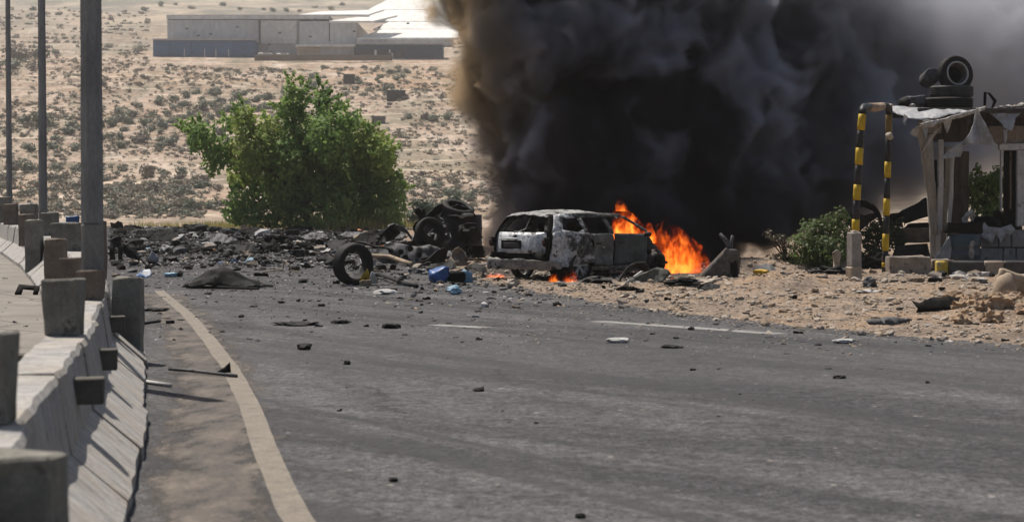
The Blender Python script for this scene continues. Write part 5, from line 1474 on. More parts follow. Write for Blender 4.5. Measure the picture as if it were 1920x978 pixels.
mb = MB(); mb.tube([slab_rel(1370, 470), slab_rel(1362, 452), slab_rel(1350, 438)], [.05, .06, .035], 6); mb.tube([slab_rel(1370, 470), slab_rel(1371, 455), slab_rel(1374, 441)], [.05, .04, .04], 6)
mb.build('bent_bar', M_SCRAPG, sl_, True)
mb = MB(); mb.tri_lump(slab_rel(1376, 500, -.1), .22, 3, 2, .3, (.5, .3, 1.2)); mb.build('black_hole_rim', M_SOOT, sl_, True)
# bent front bumper lying in front of the car
sheet('torn_bumper', 'grey green torn bumper lying in front of the car doors', 'bumper', [(1158, 538), (1180, 524), (1206, 512), (1232, 503), (1254, 506), (1258, 514), (1244, 528), (1216, 540), (1180, 545)], 43.2, dirty('olive_grey_bumper', (.06, .06, .05), (.14, .14, .12), 3, .7, .5, ((.34, .33, .30), .62, 5)), lambda u, w: .35 * w + .14 * fbm(u * 2.2, w * 2.2, 4, 3), .04, .06, .03)
rod([(1176, 534), (1204, 522), (1226, 510), (1240, 507)], .028, M_PALE, 'pale bright strip along the torn bumper', 'trim_strip', 'trim', zs=[.06, .16, .28, .33])
arch_shell('fallen_wheel_liner', 'dark arched wheel liner lying below the front door of the car', 1158, 1234, 490, 532, 43.9, M_CHAR, .0, .5, 7)
lump(1120, 533, 60, 12, 'charred mound under the car doors', M_CHAR, 'charred_heap', 21)
lump(1285, 541, 70, 16, 'black ash heap below the largest flame', M_SOOT, 'ash_heap', 22)
lump(1340, 541, 80, 14, 'pale stony rubble lump at the foot of the leaning slab', M_STONE, 'rubble_lump', 23, 'rubble')
lump(962, 537, 24, 14, 'pale rounded stone under the rear bumper', M_STONE, 'stone', 24, 'stone')

# larger torn sheets among the litter
BIG = [(250, 470, 60, 18), (300, 452, 70, 16), (352, 474, 64, 14), (412, 458, 66, 20), (455, 474, 58, 16), (520, 462, 70, 18), (560, 482, 54, 14), (590, 450, 60, 16), (632, 470, 44, 18), (690, 462, 60, 24), (720, 486, 70, 20), (742, 448, 50, 26), (835, 506, 60, 18), (880, 492, 50, 30), (895, 512, 50, 16), (780, 512, 50, 12), (330, 436, 60, 10), (480, 440, 66, 12), (560, 432, 50, 10), (660, 446, 60, 14), (610, 492, 40, 16), (1180, 548, 60, 10), (1330, 548, 50, 12), (1440, 520, 50, 16), (1480, 528, 40, 12)]
for i, (px, py, wp, hp) in enumerate(BIG):
    rr = random.Random(900 + i); n = rr.randint(6, 9)
    ol = [(px + wp * .5 * rr.uniform(.6, 1.15) * math.cos(6.28 * k / n + .3), py - hp * .5 + hp * .6 * rr.uniform(.5, 1.2) * math.sin(6.28 * k / n + .3)) for k in range(n)]
    g_ = G(px, py); a_, s_ = rr.uniform(.8, 2.2), rr.uniform(0, 50)
    o = sheet('bent_sheet', 'large jagged bent sheet of black metal lying in the litter', 'scrap', ol, g_.y, [M_SCRAP, M_SOOT, M_SCRAP, M_SCRAPG][i % 4], (lambda a_, s_: lambda u, w: a_ * w + .25 * fbm(u * 2.2, w * 2.2, s_, 3) + .10 * N3(u * 7, w * 7, s_))(a_, s_), .02, .08, .10, i, smooth=False, grp='large jagged bent sheets in the litter')
    o.location.z = gz(g_.x, g_.y) - .02

# loose wires in the litter
for i in range(16):
    rr = random.Random(1200 + i)
    px, py = rr.uniform(240, 900), rr.uniform(445, 528); g_ = G(px, py); a = rr.uniform(0, 6.28); L_ = rr.uniform(.5, 1.5)
    pts = [(L_ * (k / 6 - .5) * math.cos(a) + rr.uniform(-.12, .12), L_ * (k / 6 - .5) * math.sin(a) + rr.uniform(-.12, .12), .03 + rr.uniform(0, .28) * math.sin(k / 6 * math.pi)) for k in range(7)]
    o = MB().tube(pts, rr.uniform(.012, .022), 5).build('wire', M_SOOT if i % 3 else M_TANS); o.location = (g_.x, g_.y, gz(g_.x, g_.y))
    tag(o, 'loose curling wire lying in the scrap on the road', 'wire', 'loose wires in the scrap')

# tyres tangled in the wreckage heap
def heap_tyre(px, py, Y, wpx, rot, label):
    c = at(px, py, Y); r_ = wpx / 2 * Y / FPX
    o = thing('burnt_tyre', label, 'tyre', c)
    tyre_mb(r_, r_ * .6, r_ * .62, rot, 28).build('casing', M_RUBBER, o, True)
heap_tyre(858, 394, 57.6, 62, Matrix.Rotation(R(20), 4, 'X') @ Matrix.Rotation(R(14), 4, 'Y'), 'burnt tyre lying on top of the slate drum in the wreckage')
heap_tyre(806, 436, 56.6, 58, Matrix.Rotation(R(30), 4, 'Z') @ Matrix.Rotation(R(70), 4, 'X'), 'burnt tyre propped upright against the crumpled wreck')
for i, (px, py, wp, hp, Y) in enumerate([(728, 440, 54, 30, 59.5), (790, 424, 40, 40, 58.2), (828, 440, 50, 46, 56.8), (880, 436, 50, 40, 56.9), (900, 470, 40, 30, 55.5), (850, 478, 56, 26, 55.2), (770, 462, 60, 30, 56.2), (812, 488, 50, 22, 54.8)]):
    rr = random.Random(1500 + i); n = rr.randint(6, 9)
    ol = [(px + wp * .5 * rr.uniform(.55, 1.2) * math.cos(6.28 * k / n + .4), py + hp * .5 * rr.uniform(.55, 1.2) * math.sin(6.28 * k / n + .4)) for k in range(n)]
    tp_ = sheet('twisted_panel', None, None, ol, Y, [M_SCRAP, M_SOOT, M_SCRAPG][i % 3], (lambda s_: lambda u, w: .5 * w * math.cos(s_) + .35 * fbm(u * 2.4, w * 2.4, s_, 3) + .12 * N3(u * 7, w * 7, s_))(i * 3.3), .025, .07, .09, i, smooth=False); adopt(tp_)
# ------------------------------------------------------------------ wrecked guard booth
BY = 53.0
B_O = at(1800, 505, BY); B_O.z = gz(B_O.x, BY)
M_BOARD = dirty('weathered_board', (0.22, 0.18, 0.14), (0.40, 0.35, 0.29), 5, 0.9, 0.5, ((0.10, 0.08, 0.06), 0.62, 5), stretch=(2, 2, .25))
M_BOARDL = dirty('pale_weathered_board', (0.36, 0.34, 0.32), (0.56, 0.53, 0.49), 5, 0.9, 0.4, ((0.16, 0.13, 0.11), 0.62, 6), stretch=(2, 2, .3))
M_DBROWN = dirty('dark_brown_board', (0.045, 0.034, 0.026), (0.10, 0.078, 0.06), 5, 0.9, 0.5, stretch=(2, 2, .25))
M_BROWNW = dirty('brown_stained_wall', (0.17, 0.13, 0.10), (0.30, 0.24, 0.185), 3, 0.9, 0.5, ((0.08, 0.06, 0.05), 0.6, 5))
M_GWALL = dirty('grey_block_wall', (0.19, 0.185, 0.19), (0.31, 0.30, 0.30), 3, 0.9, 0.6, ((0.10, 0.095, 0.095), 0.58, 5), stretch=(1, 1, .6))
M_FRAME = dirty('chipped_white_frame', (0.38, 0.37, 0.37), (0.58, 0.57, 0.56), 5, 0.8, 0.4, ((0.20, 0.18, 0.16), 0.6, 6))
M_TAR2 = dirty('tarred_roof', (0.03, 0.028, 0.027), (0.075, 0.07, 0.065), 4, 0.9, 0.5)
t = NT('torn_white_sheeting')
a = t.noise(t.coord('Object'), 4, 6, 0.7); b = t.noise(t.coord('Object', (1, 1, .3)), 18, 4, 0.6)
col = t.mix(0.5, t.ramp(a, [(0.3, (0.36, 0.37, 0.40)), (0.6, (0.62, 0.63, 0.66))]), t.ramp(b, [(0.3, (0.55,) * 3), (0.6, (1.0,) * 3)]), 'MULTIPLY')
col = t.mix(t.ramp(t.noise(t.coord('Object'), 9, 4, .7), [(0.66, 0.0), (0.72, 0.6)]), col, (0.08, 0.085, 0.10))
d_ = t.principled(col, 0.55, t.bump(b, 0.5, 0.02), spec=0.3); tr = t.n('BsdfTranslucent', {0: col})
M_SHEET = t.done(t.n('MixShader', {0: 0.4, 1: d_, 2: tr}))
booth = thing('guard_booth', 'wrecked guard booth with torn roof, splintered boards and an empty window gap', 'booth', B_O)
def bpart(name, m, rect, Y0, Y1, parent=None, skew=0.0, jit=0.012, bev=.012):
    px0, px1, py0, py1 = rect
    a, b = at(px0, py1, Y0) - B_O, at(px1, py0, Y0) - B_O
    mb = MB().bbox(((a.x + b.x) / 2, (Y0 + Y1) / 2 - BY, (a.z + b.z) / 2), (b.x - a.x, Y1 - Y0, b.z - a.z), (0, 0, 0), bev, 0, 3, jit)
    if skew:
        for v_ in mb.v: v_.x += skew * (v_.z - a.z) / (b.z - a.z)
    return mb.build(name, m, parent or booth)
rf_ = bpart('roof', M_TAR2, (1722, 2010, 203, 212), 52.7, 56.6, None, 0, .03)
bpart('ceiling_board', M_DBROWN, (1724, 1880, 213, 266), 53.25, 53.45, rf_)
bpart('fascia', M_BROWNW, (1846, 2010, 236, 270), 53.02, 53.2, None, 0, .01)
bpart('fascia', M_BOARD, (1724, 1766, 226, 250), 53.0, 53.14, None, 0, .015)
bpart('rear_beam', M_DBROWN, (1735, 2010, 214, 240), 56.0, 56.3)
# leaning and splintered uprights
def upright(pts, w, d, m, Y, name='upright', label=None, parent=None):
    """pts: (px, py) from the top down"""
    P_ = [at(a, b, Y) - B_O for a, b in pts]
    mb = MB()
    n = len(P_) - 1
    for i, (p, q) in enumerate(zip(P_, P_[1:])):
        c = (p + q) / 2; L_ = (p - q).length
        ang = math.atan2(p.x - q.x, p.z - q.z)
        mb.bbox(c, (w * (0.9 + .15 * (i % 2)), d, L_ + .01), (0, ang, 0), .01, 0, 2, .012)
    o = mb.build(name, m, parent or booth)
    if label: o['label'] = label
    return o
upright([(1724, 236), (1736, 300), (1748, 372), (1752, 440)], .20, .06, M_BOARD, 52.9, 'board', 'slender tan board leaning at the left corner')
upright([(1741, 252), (1745, 340), (1750, 420), (1752, 482)], .22, .10, M_BOARDL, 53.1, 'board')
upright([(1764, 262), (1764, 350), (1760, 430), (1758, 486)], .14, .10, M_BOARDL, 53.0, 'board')
upright([(1777, 275), (1776, 350), (1770, 430), (1764, 488)], .17, .12, M_BOARD, 53.2, 'board')
upright([(1786, 290), (1784, 360), (1778, 440)], .10, .08, M_BOARDL, 52.95, 'board')
upright([(1803, 284), (1801, 350), (1797, 432)], .40, .16, M_DBROWN, 53.35, 'post', 'thick dark brown burnt post')
upright([(1752, 300), (1757, 400), (1754, 480)], .13, .05, M_SOOT, 53.5, 'gap_shade_strip')  # black strip added as the darkness in the gap between boards
sheet('splinter', '', '', [(0, 0), (1, 0), (1, 1)], 53, M_BOARDL, parent=booth) if False else None
def bsheet(name, outline, Y, m, fn=None, thick=.015, sp=.07, rag=0.0, seed=0):
    P_ = [at(a, b, Y) - B_O for a, b in outline]
    poly = [(p.x, p.z) for p in P_]
    if rag: poly = torn(poly, rag * 2.5, rag * .5, seed)
    fn = fn or (lambda u, w: 0.0)
    mb = MB(); panel(mb, poly, sp, lambda u, w: (u, Y - BY + fn(u, w), w), thick)
    return mb.build(name, m, booth, True)
bsheet('splinter', [(1752, 246), (1763, 238), (1745, 268), (1728, 288), (1734, 270)], 52.85, M_BOARDL, lambda u, w: .1 * N3(u * 3, w * 3))
bsheet('splinter', [(1706, 250), (1712, 240), (1724, 238), (1720, 256), (1712, 256)], 52.85, M_BOARDL, lambda u, w: .1 * N3(u * 3, w * 3), rag=.04)
# window frame and right side
fr_ = bpart('window_frame', M_FRAME, (1874, 2010, 269, 281), 52.92, 53.12)
bpart('jamb', M_FRAME, (1907, 1926, 281.5, 424), 52.95, 53.12, fr_)
bpart('jamb', M_FRAME, (1876, 1880, 281.5, 396), 52.95, 53.10, fr_)
bpart('doorway_dark', M_SOOT, (1881, 1906, 282, 424), 53.5, 53.56)  # recessed black panel painted as the dark of the open doorway
bpart('inner_strip', M_BROWNW, (1893, 1897, 284, 392), 53.4, 53.46)
# low wall of blocks
wallp = bpart('low_wall', M_SOOT, (1842, 2008, 432, 500), 53.32, 53.48)
xs = [1838, 1872, 1896, 1930, 1968, 2008]
for r_, (y0_, y1_) in enumerate(((431, 463), (465, 499))):
    for i in range(5):
        o_ = 9 if r_ else 0
        bpart('wall_block', M_GWALL, (xs[i] + .8 + (o_ if i else 0), xs[i + 1] - .8 + (o_ if i < 4 else 0), y0_, y1_), 53.0 + .02 * ((i + r_) % 2), 53.3, wallp, 0, .02, .015)
bpart('floor_slab', M_BLOCK, (1748, 2010, 496, 506), 52.4, 56.5)
# plinth blocks at the left corner
bpart('plinth_block', dirty('stained_plinth', (.22, .18, .15), (.38, .33, .28), 3, .9, .6, ((.08, .07, .06), .6, 4)), (1668, 1746, 482, 519), 47.6, 48.6, None, 0, .035, .02)
bpart('plinth_block', M_BROWNW, (1749, 1790, 488, 517), 47.8, 48.6, None, 0, .03, .02)
bpart('plinth_block', M_BROWNW, (1692, 1746, 428, 455), 54.5, 55.0, None, 0, .03, .02)
bsheet('torn_lining', [(1838, 430), (1846, 416), (1853, 425), (1876, 427), (1896, 420), (1903, 430), (1896, 441), (1886, 437), (1876, 455), (1868, 438), (1858, 458), (1848, 450), (1840, 444)], 52.85, M_SHEET, lambda u, w: .09 * fbm(u * 5, w * 5, 4, 3), .012, .05)
# roof sheeting, hanging rags
def rag_sheet(name, label, outline, Y, fn, rag=.04, seed=1):
    return sheet(name, label, 'torn sheet', outline, Y, M_SHEET, fn, .012, .06, rag, seed)
rag_sheet('torn_sheet', 'pale grey torn sheet sagging over the left end of the booth roof', [(1672, 198), (1700, 197), (1760, 203), (1808, 206), (1834, 206), (1800, 212), (1762, 221), (1730, 225), (1708, 222), (1690, 213)], 52.2, lambda u, w: 2.0 * w - 0.35 * u + .10 * fbm(u * 3, w * 4, 2, 3))
rag_sheet('torn_sheet', 'triangular pale blue torn sheet hanging from the roof in front of the window', [(1834, 200), (1842, 218), (1854, 244), (1868, 277), (1852, 270), (1830, 269), (1806, 271), (1808, 262), (1818, 246), (1826, 228)], 52.5, lambda u, w: .16 * math.sin(u * 9 + w * 2) + .06 * fbm(u * 5, w * 3, 2, 3), .03, 3)
rag_sheet('torn_sheet', 'pointed pale rag hanging lower left of the triangular sheet', [(1810, 262), (1806, 285), (1802, 294), (1778, 297), (1762, 297), (1774, 286), (1790, 272)], 52.45, lambda u, w: .10 * math.sin(u * 8) + .05 * fbm(u * 5, w * 5, 7, 3), .03, 4)
rag_sheet('torn_sheet', 'pale rag hanging from the roof edge on the far right of the booth', [(1852, 205), (1890, 206), (1920, 207), (1905, 222), (1896, 246), (1884, 240), (1872, 224)], 52.6, lambda u, w: .10 * fbm(u * 5, w * 5, 9, 3) + .4 * w, .05, 5)
bsheet('frayed_edge', [(1726, 232), (1752, 226), (1790, 216), (1822, 207), (1848, 200), (1846, 206), (1822, 214), (1796, 222), (1766, 230), (1742, 238), (1730, 240)], 52.15, M_BOARDL, lambda u, w: .08 * fbm(u * 6, w * 6, 3, 3), .03, .05, .035, 6)
# things on the roof
RZ = at(1780, 203, 54).z
def flat_tyre(name, label, px, py, Y, wpx, h, m=M_RUBBER, rot=None):
    c = at(px, py, Y); r_ = wpx / 2 * Y / FPX
    o = thing(name, label, 'tyre', c)
    tyre_mb(r_, r_ * .62, h, Matrix.Translation((0, 0, 0)) @ (rot or Matrix.Identity(4)), 32).build('casing', m, o, True)
    return o, r_
M_RUBG = dirty('dusty_grey_rubber', (0.035, 0.035, 0.038), (0.075, 0.074, 0.076), 4, 0.75, 0.4)
flat_tyre('flat_tyre', 'dark tyre lying flat at the bottom of the stack on the booth roof', 1778, 194, 53.9, 92, .27)
flat_tyre('flat_tyre', 'grey tyre lying flat in the middle of the stack on the booth roof', 1784, 172, 54.0, 82, .27, M_RUBG)
o, r_ = flat_tyre('tyre', 'big tyre with a dull metal rim standing upright on top of the roof stack', 1791, 139, 53.9, 68, .26, M_RUBBER, Matrix.Rotation(R(18), 4, 'Z') @ Matrix.Rotation(R(82), 4, 'X'))
Mr = Matrix.Rotation(R(18), 4, 'Z') @ Matrix.Rotation(R(82), 4, 'X')
mb = MB(); mb.lathe([(r_ * .63, .125), (r_ * .60, .13), (r_ * .54, .05), (r_ * .46, -.08)], 28, Mr); mb.build('rim', M_SCRAPG, o, True); mb = MB(); mb.lathe([(r_ * .46, -.08), (0, -.10)], 28, Mr); mb.build('hub', M_SOOT, o, True)
mb = MB(); mb.lathe([(r_ * .68, .12), (r_ * .66, .15), (r_ * .60, .145), (r_ * .58, .11)], 28, Mr); mb.build('rim_edge', dirty('bare_metal_edge', (.35, .35, .34), (.55, .55, .54), 6, .45, .2, metal=.3), o, True)
c = at(1743, 146, 54.4)
o = MB().lathe([(0, -.3), (.2, -.3), (.205, .25), (.2, .28), (.0, .26)], 22, Matrix.Rotation(R(25), 4, 'Y') @ Matrix.Rotation(R(80), 4, 'X')).build('metal_canister', M_SCRAPG, None, True); o.location = c
tag(o, 'grey metal canister propped left of the upright tyre on the roof', 'canister')
c = at(1716, 190, 53.8)
o = MB().bbox((0, 0, 0), (.42, .4, .27), (0, 0, .2), .03, 0, 2, .03).build('battered_box', M_SCRAPG, None, True); o.location = c; tag(o, 'battered dark grey box left of the tyre stack on the roof', 'box')
o = MB().tri_lump((0, 0, 0), .16, 3, 2, .4, (1.1, 1, .9)).build('black_lump', M_SCRAP, None, True); o.location = at(1697, 193, 53.7); tag(o, 'black lump at the left end of the booth roof', 'scrap')
hc = at(1856, 188, 53.6)
mb = MB(); mb.tube([Vector((-.13, 0, -.2)), Vector((-.12, 0, .2)), Vector((-.02, 0, .17)), Vector((.13, 0, -.02)), Vector((.06, 0, -.2))], [.035, .04, .03, .05, .03], 6)
o = mb.build('bent_bracket', M_SOOT); o.location = hc; tag(o, 'bent black bracket standing on the roof right of the tyres', 'bracket')
for i, (px, py, w_) in enumerate([(1668, 198, 12), (1711, 198, 14), (1876, 201, 10), (1890, 200, 12), (1902, 200, 10), (1915, 197, 16), (1846, 201, 8), (1868, 203, 8)]):
    o = MB().tri_lump((0, 0, 0), w_ * .5 * 53.5 / FPX, i + 30, 1, .5, (1.3, 1, .6)).build('roof_chunk', M_STONE if i % 2 == 0 else M_BOARDL); o.location = at(px, py, 53.3 if i else 52.4)
    tag(o, 'pale rubble piece lying along the edge of the booth roof', 'rubble', 'rubble along the booth roof edge')
# drum and clutter in front
dr = drum(1806, 438, 496, 62, 52.2, dirty('dark_blue_drum_paint', (.010, .028, .045), (.025, .06, .085), 3, .45, .2, ((.10, .14, .17), .66, 4), spec=.5), 'dark blue drum with a peeled pale patch in front of the booth', 'drum')
dz = dr.location
mb = MB(); q = [(1818, 484), (1816, 462), (1820, 452), (1826, 450), (1829, 458), (1824, 464), (1828, 470), (1825, 486)]
panel(mb, torn([(at(a, b, 51.78).x - dz.x, at(a, b, 51.78).z - dz.z) for a, b in q], .06, .015, 2), .04, lambda u, w: (u, -math.sqrt(max(0.01, .424 ** 2 - u * u)) - .004, w), .006)
mb.build('peeled_patch', dirty('peeled_patch', (.20, .19, .17), (.42, .40, .36), 9, .8, .3), dr)
bpc = at(1805, 437, 52.2)
o = MB().bbox((0, 0, .13), (.86, .6, .26), (0, 0, .06), .03, 0, 2, .03).build('black_tray', M_SOOT, None, True); o.location = bpc; tag(o, 'black burnt tray resting on top of the dark blue drum', 'tray')
sheet('glazing_sheet', 'pale slanted sheet of glazing leaning left of the dark blue drum', 'pane', [(1748, 492), (1782, 441), (1792, 441), (1780, 492)], 51.9, dirty('dusty_glazing', (.14, .15, .16), (.34, .35, .36), 4, .35, .2), lambda u, w: .2 * w, .015, .1)
sheet('twisted_strip', 'pale twisted metal strip in the window gap above the black tray', 'scrap', [(1802, 410), (1812, 398), (1822, 392), (1830, 404), (1826, 416), (1818, 404), (1812, 412), (1826, 420), (1806, 422)], 52.6, M_PALE, cr(.25, 5, 4), .02, .04)
for (px, py, w_, h_, Y, l_, s_) in [(1850, 424, 60, 34, 54.5, 'black burnt heap inside the booth behind the torn lining', 41), (1885, 420, 50, 40, 55, 'black burnt heap inside the booth by the dark doorway', 42), (1825, 428, 40, 24, 54, 'black scrap heap inside the booth by the burnt post', 43)]:
    a = at(px, py, Y)
    mb = MB().tri_lump((0, 0, 0), 1.0, s_, 3, .5, (w_ / 2 * Y / FPX, .4, h_ * .7 * Y / FPX)); o = mb.build('burnt_heap', M_SOOT, None, True); o.location = a - Vector((0, 0, .1)); tag(o, l_, 'scrap heap')
# kerb stones
KY = 46.4
ko = at(1840, 524, KY); ko.z = gz(ko.x, KY) - .02
kb = thing('kerb', 'painted kerb of yellow, dark and tan stones in front of the booth', 'kerb', ko)
M_KY = dirty('worn_yellow_paint', (.42, .29, .04), (.62, .46, .09), 4, .8, .3, ((.30, .27, .23), .6, 6))
M_KD = dirty('dark_kerb_paint', (.045, .043, .043), (.10, .095, .09), 4, .85, .4, ((.24, .22, .2), .64, 5))
M_KT = dirty('bare_tan_kerb', (.26, .21, .17), (.40, .34, .28), 4, .9, .4)
for a, b, m, l_ in ((1756, 1779, M_KY, 'worn yellow kerb stone'), (1780, 1846, M_KD, 'dark painted kerb stone'), (1847, 1882, M_KT, 'bare tan kerb stone'), (1883, 1960, M_KD, 'dark painted kerb stone'), (1961, 2010, M_KY, 'worn yellow kerb stone')):
    p0, p1 = at(a, 526, KY) - ko, at(b, 500, KY) - ko
    o = MB().bbox(((p0.x + p1.x) / 2, .14 + RND.uniform(-.01, .01), .16), (p1.x - p0.x - .012, .30, .34), (0, 0, 0), .035, 0, 2, .012).build('kerb_stone', m, kb); o['label'] = l_
# scrap between the striped posts and the booth
sheet('black_slanted_panel', 'black slanted panel leaning against the left boards of the booth', 'panel', [(1688, 400), (1712, 386), (1740, 372), (1748, 380), (1748, 404), (1720, 412), (1696, 420)], 54.6, M_SCRAP, lambda u, w: .4 * w + .1 * fbm(u * 3, w * 3, 3, 3), .05, .1)
sheet('dark_sheet', 'dark flat sheet with a pale upper edge between the plinth and the tan block', 'panel', [(1668, 492), (1684, 462), (1744, 458), (1746, 490)], 53.4, M_SCRAP, lambda u, w: .8 * w, .03, .1)
for i, (q, l_) in enumerate((([(1690, 432), (1700, 420), (1746, 416), (1746, 440), (1700, 450)], 'black crumpled sheet behind the tan block left of the booth'), ([(1650, 420), (1668, 400), (1694, 398), (1700, 414), (1680, 424), (1660, 430)], 'black torn sheet right of the second striped post'))):
    sheet('crumpled_sheet', l_, 'panel', q, 55.2 + i * .2, M_SOOT, cr(.3, 3, 3 + i), .03, .09)
ao = arch_shell('wheel_arch_panel', 'black arched car panel behind the striped posts', 1588, 1654, 375, 420, 52.5, M_SCRAP, .15, .35, 9)
sheet('dark_wing', 'dark wing panel with shiny edge below the arched panel behind the striped posts', 'car panel', [(1580, 406), (1596, 396), (1620, 404), (1648, 398), (1654, 404), (1636, 416), (1612, 432), (1596, 440), (1588, 420)], 52.3, M_SCRAP, lambda u, w: .3 * math.sin(u * 4) + .1 * fbm(u * 3, w * 3, 4, 3), .04, .07)
lump(1640, 506, 60, 26, 'black burnt heap between the striped posts', M_SOOT, 'burnt_heap', 44, 'scrap heap')
lump(1560, 516, 70, 12, 'dark burnt soil heap under the green bush', M_CHAR, 'burnt_heap', 45, 'scrap heap')
sheet('pale_stump', 'pale chalky broken slab standing in the green bush', 'slab', [(1562, 505), (1560, 474), (1568, 468), (1576, 472), (1572, 500)], 47.6, M_STONE, cr(.08, 4, 3), .1, .07, .03, 4)

# ------------------------------------------------------------------ striped height posts and bollard
M_PBLK = dirty('black_post_paint', (.010, .010, .011), (.025, .025, .027), 4, .55, .2, spec=.4)
M_PYEL = dirty('yellow_post_paint', (.50, .32, .012), (.66, .45, .03), 4, .6, .2, ((.22, .15, .03), .68, 6))
M_PBRN = dirty('burnt_yellow_paint', (.14, .095, .03), (.26, .18, .05), 4, .7, .3)
YL, YR = 45.0, 48.2
hl = at(1606, 437, YL); hr = at(1660, 512, YR)
hoop = thing('striped_hoop', 'tall black and yellow striped pipe hoop bent over beside the booth', 'hoop', Vector((hl.x, YL, gz(hl.x, YL))))
HO = hoop.location.copy()
lpath = [at(1604, 432, YL), at(1606, 380, YL), at(1610, 310, YL), at(1614, 245, YL), at(1617, 214, YL)]
rpath = [at(1659, 514, YR), at(1661, 440, YR), at(1663, 370, YR), at(1665, 300, YR), at(1667, 212, YR)]
def along(path, py):
    for p, q in zip(path, path[1:]):
        y0_, y1_ = p[1], q[1]
    return None
def seg(path_px, Y, y0_, y1_, r_, m, name):
    def xat(y): return interp(sorted([(b, a) for a, b in path_px]), y)
    P_ = [at(xat(lerp(y0_, y1_, k / 3)), lerp(y0_, y1_, k / 3), Y) - HO for k in range(4)]
    return MB().tube(P_, r_, 14).build(name, m, hoop, True)
LP = [(1604, 432), (1606, 380), (1610, 310), (1614, 245), (1617, 214)]
RP = [(1659, 516), (1661, 440), (1663, 370), (1665, 300), (1667, 212)]
for y0_, y1_, m in ((214, 244, M_PYEL), (244, 277, M_PBLK), (277, 309, M_PYEL), (309, 346, M_PBLK), (346, 375, M_PYEL), (375, 411, M_PBLK), (411, 434, M_PYEL)):
    seg(LP, YL, y0_, y1_, .082 if m is M_PYEL else .078, m, 'yellow_band' if m is M_PYEL else 'pipe')
for y0_, y1_, m in ((210, 256, M_PBRN), (256, 303, M_PBLK), (303, 333, M_PYEL), (333, 372, M_PBLK), (372, 404, M_PYEL), (404, 438, M_PBLK), (438, 470, M_PYEL), (470, 492, M_PBLK), (492, 501, M_PYEL), (501, 516, M_PBLK)):
    seg(RP, YR, y0_, y1_, .075 if m is not M_PBLK else .071, m, 'pipe' if m is M_PBLK else ('burnt_band' if m is M_PBRN else 'yellow_band'))
A, B = at(1617, 214, YL) - HO, at(1667, 212, YR) - HO
C1, C2 = at(1620, 201, YL + .3) - HO, at(1662, 199, YR - .3) - HO
MB().tube([A, A.lerp(C1, .5) + Vector((-.01, 0, .03)), C1, C1.lerp(C2, .25)], .08, 12).build('bend', M_PBLK, hoop, True)
MB().tube([C1.lerp(C2, .2), C1.lerp(C2, .5) + Vector((0, 0, -.02)), C1.lerp(C2, .82)], [.085, .10, .085], 12).build('cross_pipe', M_TANS, hoop, True)
MB().tube([C1.lerp(C2, .80), C2, C2.lerp(B, .5) + Vector((.03, 0, .03)), B], .08, 12).build('bend', M_PBLK, hoop, True)
MB().tri_lump(at(1668, 255, YR - .1) - HO, .09, 4, 2, .4).build('torn_wrap', M_STONE, hoop, True)
bo = at(1601, 535, 44.4); bo.z = gz(bo.x, 44.4) - .02
bol = thing('concrete_bollard', 'square concrete bollard holding the foot of the left striped post', 'bollard', bo, R(24))
hb = at(1601, 436, 44.4).z - bo.z
MB().bbox((0, .0, hb * .64), (.235, .235, hb * .72), (0, 0, 0), .02, 0, 3, .012).build('shaft', M_BOARDL if False else dirty('pinkish_concrete', (.26, .235, .22), (.40, .37, .345), 4, .9, .5, ((.14, .12, .11), .62, 6)), bol)
MB().bbox((-.01, -.01, hb * .14), (.255, .255, hb * .31), (R(0), R(-3), 0), .02, 0, 2, .01).build('base', dirty('tan_concrete_base', (.38, .31, .23), (.52, .44, .35), 4, .9, .5), bol)
MB().bbox((.02, 0, hb * 1.0), (.15, .15, .07), (0, R(14), 0), .02, 0, 2, .015).build('cap', M_STONE, bol)

# ------------------------------------------------------------------ right hand rubble
Y_ = 34.0
O = at(1884, 572, Y_); O.z = gz(O.x, Y_) - .1
mb = MB(); mb.tri_lump((0, 0, .30), 1.0, 8, 3, .2, (.19, .24, .36), 1.2); o = mb.build('boulder', dirty('tan_boulder', (.33, .25, .18), (.46, .36, .27), 3, .95, .5), None, True); o.location = O
tag(o, 'tall rounded tan boulder standing in the dirt heap at the right', 'boulder')
O = at(1925, 548, Y_ + .5); O.z = gz(O.x, Y_ + .5)
mb = MB(); mb.bbox((0, 0, .33), (1.0, .3, .30), (0, R(16), 0), .04, 0, 3, .05); o = mb.build('tan_slab', M_TANS, None, True); o.location = O; tag(o, 'tan concrete slab sloping behind the tall boulder', 'slab')
lump(1852, 580, 30, 24, 'dark grey green rounded stone touching the tall boulder', dirty('dark_green_stone', (.07, .07, .055), (.15, .14, .12), 4), 'dark_stone', 51, 'stone')
bb_ = sheet('black_bumper', 'long black bumper lying on the dirt near the boulder', 'bumper', [(1714, 568), (1726, 574), (1744, 567), (1782, 562), (1806, 565), (1836, 569), (1836, 578), (1800, 580), (1764, 585), (1716, 590), (1722, 581)], 32.6, M_SOOT, lambda u, w: .9 * w + .05 * fbm(u * 4, w * 4, 2, 3), .05, .06, .03)
bb_.location.z = gz(bb_.location.x, 32.6) - .03
